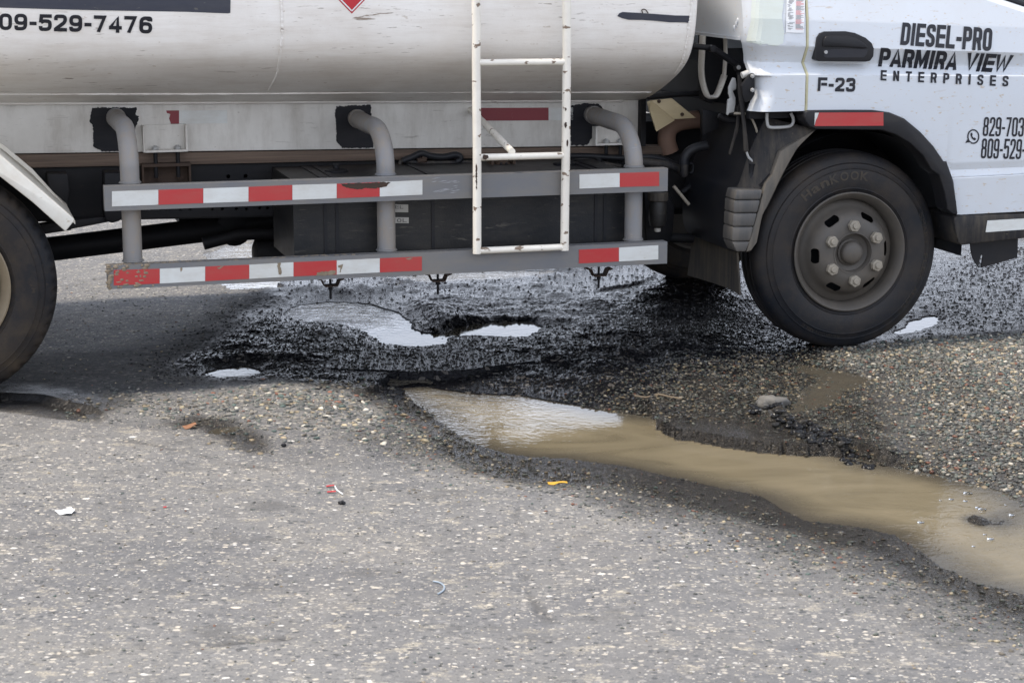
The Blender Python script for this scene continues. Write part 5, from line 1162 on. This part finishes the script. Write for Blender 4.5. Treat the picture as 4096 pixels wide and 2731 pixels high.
# arch liner closes the wheel housing above the tyre
bm = bmesh.new(); R0 = 0.475; n = 26
an = [math.radians(-5 + 150 * i / n) for i in range(n + 1)]
a0 = [bm.verts.new((0.0 + R0 * math.cos(a) * 1.02, -0.02, 0.40 + R0 * math.sin(a))) for a in an]; b0 = [bm.verts.new((0.0 + R0 * math.cos(a) * 1.02, 0.42, 0.40 + R0 * math.sin(a))) for a in an]
for i in range(n): bm.faces.new((a0[i], a0[i + 1], b0[i + 1], b0[i]))
bm_link('arch_liner', bm, 'plastic_black', T, 180)
# rear part of the wheel housing: dusty sheet sloping from the arch to the mud flap
edge = [(4, 440, 1192), (4, 270, 1362), (8, 130, 270), (8, 0, 545), (7, 2300, 640), (7, 2215, 930), (7, 2165, 975)]
ep = [A(t, x, y, -0.03) for t, x, y in edge]
left = [A(7, 2330, -260, 0.05), A(7, 2180, 60, 0.05), A(7, 2090, 330, 0.05), A(7, 2040, 430, 0.05), A(7, 2010, 620, 0.05), A(7, 2010, 850, 0.05), A(7, 2060, 975, 0.05)]
bm = bmesh.new(); cols = []; inner_sheet = []
for a, b in zip(smooth_path(ep, 4), smooth_path(left, 4)):
    far_ = Vector((b.x - 0.03, 0.50, b.z + 0.01))
    cols.append([bm.verts.new(p) for p in (a, a + (b - a) * 0.12 + Vector((0, -0.006, 0)), a + (b - a) * 0.5 + Vector((0, 0.01, 0)), b)])
    inner_sheet.append((b, b + (far_ - b) * 0.08 + Vector((-0.006, 0, 0)), far_))
for a, b in zip(cols, cols[1:]):
    for i in range(3): bm.faces.new((a[i], a[i + 1], b[i + 1], b[i]))
house = bm_link('wheel_housing', bm, 'plastic_dusty', T, 50)
bm = bmesh.new(); cols = [[bm.verts.new(p + Vector((0, 0.0005, 0))) for p in c] for c in inner_sheet]
for a, b in zip(cols, cols[1:]):
    for i in range(2): bm.faces.new((a[i], a[i + 1], b[i + 1], b[i]))
bm_link('housing_inner_sheet', bm, 'plastic_black', house, 50)
mo = house.modifiers.new('thickness', 'SOLIDIFY'); mo.thickness = 0.006; mo.offset = 1
# ribbed splash block: five stacked pads
yy = [405, 500, 620, 745, 880, 978]
def xl(y): return float(np.interp(y, [400, 450, 520, 880, 975], [2075, 2052, 2046, 2024, 2070]))
def xr(y): return float(np.interp(y, [400, 430, 640, 930, 975], [2318, 2312, 2262, 2185, 2160]))
for y0, y1 in zip(yy, yy[1:]):
    prism('splash_pad', 'plastic_grey', house, pv(7, [(xl(y0 + 4) - 6, y0 + 2), (xr(y0 + 4) - 12, y0), (xr(y1 - 4) - 12, y1 - 5), (xl(y1 - 4) - 6, y1 - 3)], -0.045), (0, 0.10, 0), 0.0065, 2)
prism('splash_core', 'plastic_dusty', house, pv(7, [(xl(y), y) for y in (412, 640, 880, 968)] + [(xr(y) - 34, y) for y in (960, 700, 412)], -0.034), (0, 0.09, 0))
prism('housing_lip', 'dust_lip', house, [A(t, x, y, -0.04) for t, x, y in ((4, 440, 1192), (4, 270, 1362), (8, 130, 270), (8, 0, 545), (7, 2300, 640), (7, 2250, 890), (7, 2200, 960), (7, 2150, 978), (7, 2165, 930), (7, 2262, 600), (7, 2330, 350), (8, 40, 270), (4, 110, 1400), (4, 160, 1362))], (0, 0.03, 0), 0.004)
# mud flap with its bracket
u_f = A(7, 2075, 1100, 0.03).x
fl_pts = [(1690, 765), (1880, 850), (2055, 905), (2072, 1100), (2088, 1372), (2020, 1325), (1960, 1300), (1800, 1245), (1610, 1190), (1640, 950)]
flap = prism('mud_flap', 'rubber_flap', T, [B(7, x, y, u_f) for x, y in fl_pts], (0.008, 0, 0))
prism('flap_bracket', 'plastic_dusty', T, [B(7, x, y, u_f - 0.012) for x, y in ((1775, 665), (2040, 740), (2035, 880), (1755, 765))], (0.012, 0, 0), 0.003)
tube('flap_clamp', 'plastic_dusty', T, [B(7, 1755, 768, u_f - 0.016), B(7, 1890, 815, u_f - 0.016), B(7, 2030, 880, u_f - 0.016)], 0.011, 8)
for x, y in ((1772, 825), (1850, 855), (1955, 895), (1955, 765), (2042, 935)):
    hexnut('flap_bolt', 'steel_bright', flap, B(7, x, y, u_f - 0.001), 0.006, 0.005, (-1, 0, 0))
prism('housing_strut', 'plastic_black', T, [B(7, x, y, u_f - 0.02) for x, y in ((1690, 352), (2048, 440), (2048, 495), (1690, 408))], (0.02, 0, 0), 0.002)
# front step, tape, hanging flap
step = prism('cab_step', 'plastic_dusty', T, pv(8, [(1708, 662), (1760, 642), (2351, 628), (3400, 590), (3400, 760), (2351, 850), (1772, 915), (1750, 880), (1722, 780)], -0.062), (0, 0.26, 0), 0.006)
patch('reflective_tape', 'tape_white', step, 8, [(2015, 688), (2700, 648), (2700, 745), (2351, 770), (1998, 795)], flat_at(-0.062), 0.0015, 1)
prism('step_flap', 'plastic_black', T, pv(8, [(1860, 880), (2296, 850), (2290, 1027), (1960, 1121), (1976, 1010), (1968, 1000), (1955, 1008), (1930, 1112), (1882, 1030), (1866, 960)], 0.02), (0, 0.008, 0))
prism('inner_guard', 'plastic_black', T, pv(8, [(1500, 480), (1705, 560), (1722, 800), (1766, 915), (1760, 952), (1560, 935), (1480, 900)], 0.22), (0, 0.02, 0))
box('front_bumper', 'plastic_dusty', T, u_front - 0.1, u_front + 0.1, 0.0, 1.9, 0.42, 0.64, 0.03)
# ---- latches, brackets and hoses in the gap behind the cab
tube('tilt_bar', 'steel_dark', T, pv(3, [(1560, 415), (1700, 430), (1815, 442)], 0.16), 0.0115, 12)
tube('tilt_bar', 'steel_dark', T, pv(3, [(1815, 442), (1860, 460), (1960, 525), (2080, 605)], 0.16) + [A(3, 2095, 625, 0.16), A(3, 2092, 690, 0.16)], 0.0135, 12, 3)
lathe('tilt_joint', 'steel_dark', T, [(0.001, -0.02), (0.017, -0.02), (0.019, -0.015), (0.019, 0.02), (0.001, 0.02)], tuple(A(3, 2090, 618, 0.15)), 18)
lathe('tilt_joint', 'steel_bright', T, [(0.001, -0.004), (0.008, -0.003), (0.009, 0.0), (0.001, 0.0)], tuple(A(3, 2082, 622, 0.125)), 12)
lathe('tilt_joint', 'steel_dark', T, [(0.001, -0.02), (0.014, -0.018), (0.014, 0.02), (0.001, 0.02)], tuple(A(3, 1838, 448, 0.15)), 14)
tube('cab_bracket', 'skirt_white', T, pv(3, [(1752, 330), (1745, 480), (1738, 640), (1752, 760), (1790, 875), (1835, 893), (1878, 876), (1920, 780), (1950, 690)], 0.34), 0.01, 8, 4, flat=(0.008, 0.03))
tube('cab_bracket', 'skirt_white', T, pv(3, [(1958, 355), (1962, 480), (1955, 600), (1948, 700)], 0.32), 0.01, 8, 3, flat=(0.005, 0.02))
prism('cab_mount', 'steel_dark', T, pv(3, [(1760, 330), (1950, 330), (1960, 700), (1900, 900), (1830, 950), (1770, 920), (1745, 700)], 0.40), (0, 0.06, 0))
prism('latch_hook', 'steel_bright', T, pv(3, [(2030, 715), (2055, 720), (2064, 780), (2062, 820), (2030, 838), (2055, 900), (2055, 950), (2040, 1035), (2000, 1040), (1985, 1062), (1972, 1055), (1985, 915), (2005, 905), (1990, 860), (1992, 800)], 0.08), (0, 0.012, 0), 0.003)
prism('latch_lever', 'plastic_dusty', T, pv(3, [(2078, 690), (2110, 700), (2118, 820), (2130, 900), (2142, 1050), (2160, 1230), (2178, 1390), (2168, 1410), (2132, 1390), (2120, 1160), (2095, 960), (2078, 850)], 0.05), (0, 0.01, 0), 0.003)
prism('latch_lever', 'plastic_dusty', T, pv(3, [(2082, 960), (2098, 980), (2085, 1180), (2040, 1320), (2010, 1425), (1990, 1415), (2030, 1270), (2060, 1150)], 0.12), (0, 0.01, 0), 0.002)
tube('latch_rod', 'steel_bright', T, pv(7, [(2155, 60), (2175, 110), (2205, 140), (2203, 175)], 0.04), 0.005, 8, 3)
c = A(7, 2203, 165, 0.04); c2 = A(7, 2190, 358, 0.04)
bm = bmesh.new(); add_tube(bm, [c, c + (c2 - c) * 0.03, c + (c2 - c) * 0.07, c + (c2 - c) * 0.9, c + (c2 - c) * 0.95, c2], [0.0145, 0.0145, 0.0125, 0.0125, 0.0145, 0.0145], 14); bm_link('lever_grip', bm, 'plastic_black', T, 50)
lb = prism('latch_plate', 'steel_dark', T, pv(3, [(2112, 790), (2180, 690), (2218, 672), (2232, 690), (2232, 870), (2200, 920), (2140, 945), (2120, 880)], -0.035), (0, 0.02, 0), 0.003)
for y in (700, 828): hexnut('latch_bolt', 'steel_bright', lb, A(3, 2205, y, -0.036), 0.0085, 0.008)
tube('spring_stop', 'skirt_white', T, [A(3, 2110, 695, 0.02), A(3, 2170, 672, 0.02)], 0.013, 10)
tube('grab_hook', 'steel_bright', T, pv(4, [(-10, 1040), (-5, 1140), (30, 1172), (180, 1165), (225, 1140), (232, 1090), (210, 1040)], 0.0), 0.0065, 10, 4)
tube('brake_rod', 'nut', T, pv(3, [(2040, 1042), (2120, 1045), (2180, 1060), (2230, 1150), (2260, 1230), (2300, 1248), (2370, 1250)], 0.06), 0.005, 8, 3)
cream = prism('shield_bracket', 'cream_metal', T, pv(3, [(1245, 935), (1278, 925), (1470, 905), (1690, 1085), (1490, 1096), (1322, 1200), (1262, 1010)], 0.50), (0, 0.012, 0), 0.002)
prism('shield_fold', 'cream_metal', cream, [A(3, 1278, 925, 0.50), A(3, 1490, 1096, 0.50), A(3, 1322, 1200, 0.45), A(3, 1262, 1010, 0.45)], (0.0, -0.006, -0.004))
for x, y in ((1348, 932), (1560, 1052)): hexnut('bracket_bolt', 'rust', cream, A(3, x, y, 0.498), 0.008, 0.007)
tube('exhaust_elbow', 'rust_pipe', T, pv(3, [(1780, 1095), (1640, 1105), (1520, 1130), (1440, 1190), (1420, 1290), (1450, 1400)], 0.62), 0.038, 16, 4)
box('tank_end_post', 'steel_dark', T, A(3, 1188, 1000, 0.56).x, A(3, 1232, 1000, 0.56).x, 0.56, 0.60, A(3, 1200, 1345, 0.56).z, A(3, 1200, 905, 0.56).z, 0.003)
tube('brake_pipe', 'steel_dark', T, pv(3, [(1240, 895), (1400, 875), (1600, 862), (1760, 860)], 0.52), 0.012, 8)
prism('hanger_plate', 'steel_dark', T, pv(3, [(1750, 1005), (1900, 1035), (1895, 1180), (1750, 1240)], 0.30), (0, 0.015, 0), 0.002)
prism('hanger_plate', 'steel_dark', T, pv(7, [(1745, -330), (1990, -300), (1990, 340), (1745, 360)], 0.46), (0, 0.02, 0))
tube('air_hose', 'plastic_black', T, pv(3, [(1900, 1060), (1960, 1095), (2010, 1108), (2070, 1105)], 0.2), 0.012, 10, 4)
tube('air_hose', 'plastic_black', T, pv(7, [(1580, 170), (1585, 120), (1620, 60), (1690, 20), (1790, 0)], 0.35), 0.020, 12, 4)
tube('air_hose', 'plastic_dusty', T, pv(7, [(1180, 150), (1300, 160), (1430, 180), (1520, 210), (1570, 240)], 0.42), 0.017, 10, 4)
tube('air_hose', 'plastic_black', T, pv(7, [(1150, 110), (1280, 105), (1400, 130), (1480, 170)], 0.46), 0.013, 10, 4)
lathe('hose_valve', 'plastic_dusty', T, [(0.012, 0.02), (0.017, 0.015), (0.017, -0.03), (0.010, -0.04), (0.001, -0.04)], tuple(A(7, 1582, 200, 0.35)), 14, 'z')
tube('hose_valve', 'steel_dark', T, pv(7, [(1630, 170), (1655, 165), (1665, 200), (1655, 245), (1630, 250)], 0.35), 0.006, 8, 3)
tube('stay_rod', 'nut', T, pv(7, [(1485, 372), (1625, 540)], 0.30), 0.007, 10)
tube('stay_rod', 'steel_dark', T, pv(7, [(1560, 430), (1680, 345), (1790, 230)], 0.45), 0.012, 10)
tube('stay_rod', 'steel_dark', T, pv(7, [(1440, 845), (1660, 850)], 0.45), 0.02, 10)
fc = A(7, 1340, 470, 0.30)
fil = lathe('filter_bowl', 'fuel_black', T, [(0.001, 0.06), (0.034, 0.055), (0.034, -0.025), (0.036, -0.03), (0.0355, -0.095), (0.030, -0.115), (0.016, -0.125), (0.001, -0.125)], tuple(fc), 24, 'z')
lathe('filter_collar', 'plastic_dusty', fil, [(0.038, 0.02), (0.0415, 0.017), (0.0415, -0.012), (0.038, -0.016)], tuple(fc), 48, 'z', mod=lambda i, k: 1.0 if (k // 2) % 2 else 0.965)
lathe('drain_tap', 'sticker', fil, [(0.014, -0.120), (0.013, -0.140), (0.001, -0.140)], tuple(fc), 14, 'z')
prism('hose_plate', 'steel_dark', T, pv(7, [(1215, 400), (1430, 400), (1500, 560), (1480, 840), (1380, 960), (1230, 900)], 0.42), (0, 0.1, 0), 0.01)
# cable runs above the fuel tank
for pts, r, m in (([(1320, 170), (1345, 140), (1500, 155), (1750, 155), (2000, 152), (2200, 158), (2351, 150)], 0.008, 'plastic_dusty'), ([(1345, 140), (1450, 100), (1520, 70), (1600, 95), (1720, 105), (1840, 85), (1880, 120), (1840, 150)], 0.014, 'plastic_black'),
                  ([(1520, 110), (1560, 130), (1480, 140)], 0.012, 'rust'), ([(1830, 170), (1880, 195), (1960, 165), (2000, 158)], 0.008, 'plastic_black')):
    tube('brake_line', m, T, pv(6, pts, 0.55), r, 8, 4)
for pts, r, m in (([(0, 160), (200, 175), (330, 180), (460, 150)], 0.010, 'plastic_black'), ([(0, 180), (150, 195), (340, 185), (470, 165)], 0.006, 'rust'), ([(530, 95), (700, 95), (850, 105), (1050, 115)], 0.012, 'plastic_black'), ([(530, 125), (680, 120), (790, 150), (1000, 190)], 0.008, 'plastic_dusty'), ([(760, 110), (800, 130), (800, 180)], 0.013, 'steel_dark')):
    tube('brake_line', m, T, pv(7, pts, 0.54), r, 8, 4)
c = A(6, 2262, 205, 0.45); lathe('valve_drum', 'rust', T, [(0.001, -0.02), (0.03, -0.02), (0.034, -0.01), (0.034, 0.06), (0.001, 0.06)], tuple(c), 20)
for k in range(6):
    a = k * math.pi / 3; hexnut('valve_bolt', 'steel_dark', T, (c.x + 0.022 * math.cos(a), c.y - 0.02, c.z + 0.022 * math.sin(a)), 0.006, 0.005)
box('valve_bracket', 'rust', T, c.x - 0.05, c.x - 0.04, 0.43, 0.5, c.z - 0.04, c.z + 0.05)
box('valve_bracket', 'rust', T, c.x + 0.04, c.x + 0.05, 0.43, 0.5, c.z - 0.04, c.z + 0.05)
# ================================================================== SMALL THINGS ON THE GROUND
def gz(px, py, guess=0.02):
    z = guess
    for _ in range(5):
        x, y = G(px, py, z); z = float(height_at(np.array([x]), np.array([y]))[0][0])
    return Vector((x, y, z))
def scrap(name, mat, px, py, outline, label, cat, curl=0.004, rot=0.0, th=0.0012, group=None):
    p = gz(px, py); bm = bmesh.new(); c, s_ = math.cos(rot), math.sin(rot)
    vs, fs = fill2d([outline]); bv = [bm.verts.new((x * c - y * s_, x * s_ + y * c, 0)) for x, y, _ in vs]
    for f in fs: bm.faces.new([bv[i] for i in f])
    bmesh.ops.subdivide_edges(bm, edges=bm.edges[:], cuts=2, use_grid_fill=True)
    for v in bm.verts: v.co.z = curl * (math.sin(v.co.x * 90) * 0.5 + 0.5) + curl * 0.5 * math.sin(v.co.y * 140 + 1)
    r = bmesh.ops.extrude_face_region(bm, geom=bm.faces[:])
    for v in r['geom']:
        if isinstance(v, bmesh.types.BMVert): v.co.z += th
    o = bm_link(name, bm, mat, None); o.location = p + Vector((0, 0, 0.002)); tag(o, label, cat, group); return o
coated('paper', (0.72, 0.73, 0.72), (0.4, 0.36, 0.3), 0.15, 0.7, 0.2)
coated('leaf_brown', (0.22, 0.09, 0.035), (0.1, 0.05, 0.02), 0.4, 0.6, 0.2)
coated('plastic_yellow', (0.55, 0.30, 0.02), (0.1, 0.07, 0.04), 0.2, 0.5, 0.3)
coated('thread_red', (0.42, 0.02, 0.025), (0.2, 0.05, 0.05), 0.1, 0.6, 0.1)
coated('twig_tan', (0.13, 0.10, 0.065), (0.12, 0.08, 0.05), 0.4, 0.8, 0.3)
coated('plastic_blue', (0.30, 0.36, 0.42), (0.2, 0.2, 0.2), 0.1, 0.5, 0.1)
coated('rock_grey', (0.13, 0.122, 0.108), (0.035, 0.032, 0.028), 0.9, 0.6, 0.5, bumpy=1.0)
scrap('paper_scrap', 'paper', 148, 1178, [(-0.026, 0.030), (0.012, 0.036), (0.030, 0.004), (0.022, -0.030), (-0.008, -0.018), (-0.028, 0.004)], 'crumpled white paper scrap lying on the grey asphalt', 'paper', 0.006)
scrap('leaf_fragment', 'leaf_brown', 436, 984, [(-0.026, 0.0), (-0.010, 0.014), (0.014, 0.010), (0.024, -0.004), (0.006, -0.014), (-0.014, -0.010)], 'curled brown leaf in the shallow hole by the rear wheel', 'leaf', 0.012)
scrap('plastic_strip', 'plastic_yellow', 1280, 1111, [(-0.030, 0.008), (-0.008, 0.012), (0.030, 0.006), (0.031, -0.006), (0.004, -0.004), (-0.012, -0.012), (-0.028, -0.008)], 'torn yellow plastic strip beside the brown puddle', 'litter', 0.004)
scrap('red_scrap', 'thread_red', 758, 1119, [(-0.012, 0.004), (0.012, 0.006), (0.013, -0.002), (-0.010, -0.004)], 'upper of two short red scraps on the pale asphalt', 'litter', 0.003)
scrap('red_scrap', 'thread_red', 761, 1132, [(-0.013, 0.005), (0.012, 0.002), (0.014, -0.006), (-0.012, -0.003)], 'lower of two short red scraps on the pale asphalt', 'litter', 0.003)
scrap('red_scrap', 'thread_red', 379, 1167, [(-0.005, 0.004), (0.005, 0.003), (0.004, -0.004), (-0.005, -0.003)], 'tiny red scrap alone on the asphalt near the paper', 'litter', 0.002)
def strand(name, mat, pts, r, label, cat):
    P = [gz(*p) + Vector((0, 0, r + 0.001)) for p in pts]; o0 = P[0].copy(); bm = bmesh.new()
    add_tube(bm, smooth_path([p - o0 for p in P], 5), r, 6); o = bm_link(name, bm, mat, None, 180); o.location = o0; tag(o, label, cat)
strand('string_piece', 'paper', [(769, 1118), (774, 1127), (782, 1133), (787, 1137)], 0.0022, 'short curved white string beside the red scraps', 'string')
strand('plastic_string', 'plastic_blue', [(995, 1337), (1010, 1340), (1020, 1348), (1018, 1358), (1006, 1366)], 0.0022, 'curled pale blue plastic string on the near asphalt', 'string')
strand('twig', 'twig_tan', [(1458, 911), (1485, 907), (1512, 909), (1540, 915), (1566, 919)], 0.0042, 'thin tan twig lying in the wet black grit', 'twig')
def rock(name, px, py, r, label, sc=(1, 0.8, 0.7), mat='rock_grey', seed=1, sink=0.3):
    p = gz(px, py); bm = bmesh.new(); bmesh.ops.create_icosphere(bm, subdivisions=3, radius=r)
    rs = np.random.default_rng(seed); k = rs.normal(size=(6, 3))
    for v in bm.verts:
        n = v.co.normalized(); d = sum(0.09 * math.sin(3.1 * (n.x * a + n.y * b + n.z * c_) + i) for i, (a, b, c_) in enumerate(k))
        v.co = Vector((n.x * sc[0], n.y * sc[1], n.z * sc[2])) * r * (1 + d)
    o = bm_link(name, bm, mat, None, 60); o.location = p + Vector((0, 0, r * sc[2] * (1 - 2 * sink))); tag(o, label, 'rock'); return o
rock('rock', 1775, 932, 0.046, 'rounded grey rock at the broken asphalt edge above the puddle', (1.25, 0.9, 0.62), seed=3, sink=0.35)
rock('stone_chunk', 785, 1158, 0.008, 'small black stone below the red scraps', (1.3, 1, 0.8), 'plastic_black', 5, 0.1)
rock('stone_chunk', 652, 1026, 0.008, 'small black cube-like stone on asphalt near the gravel hump', (1, 1, 0.9), 'plastic_black', 6, 0.1)
# bubbles floating on the brown puddle
s = N('bubble_film'); s.set((1, 1, 1), 0.03); s.b.inputs['Transmission Weight'].default_value = 1.0; s.b.inputs['IOR'].default_value = 1.12
bub = [(2223, 1133, 0.014), (2185, 1147, 0.008), (2218, 1151, 0.007), (2256, 1170, 0.013), (2115, 1200, 0.010), (2275, 1238, 0.010), (2324, 1183, 0.009), (2160, 1150, 0.004), (2262, 1228, 0.005), (2236, 1255, 0.005), (2246, 1166, 0.008), (2310, 1160, 0.004)]
ORD = ['leftmost', 'second', 'third', 'fourth', 'fifth', 'sixth', 'seventh', 'eighth', 'ninth', 'tenth', 'eleventh', 'rightmost']
for i, (px, py, r) in enumerate(sorted(bub)):
    x, y = G(px, py, -0.045)
    bm = bmesh.new(); bmesh.ops.create_uvsphere(bm, u_segments=20, v_segments=12, radius=r)
    for v in bm.verts: v.co.z = v.co.z * 0.8 if v.co.z > 0 else v.co.z * 0.15
    o = bm_link('bubble', bm, 'bubble_film', None, 180); o.location = (x, y, -0.0435)
    tag(o, '%s clear bubble%s floating on the brown puddle' % (ORD[i], '' if i in (0, 11) else ' from the left'), 'bubble', 'bubbles floating on the brown puddle')
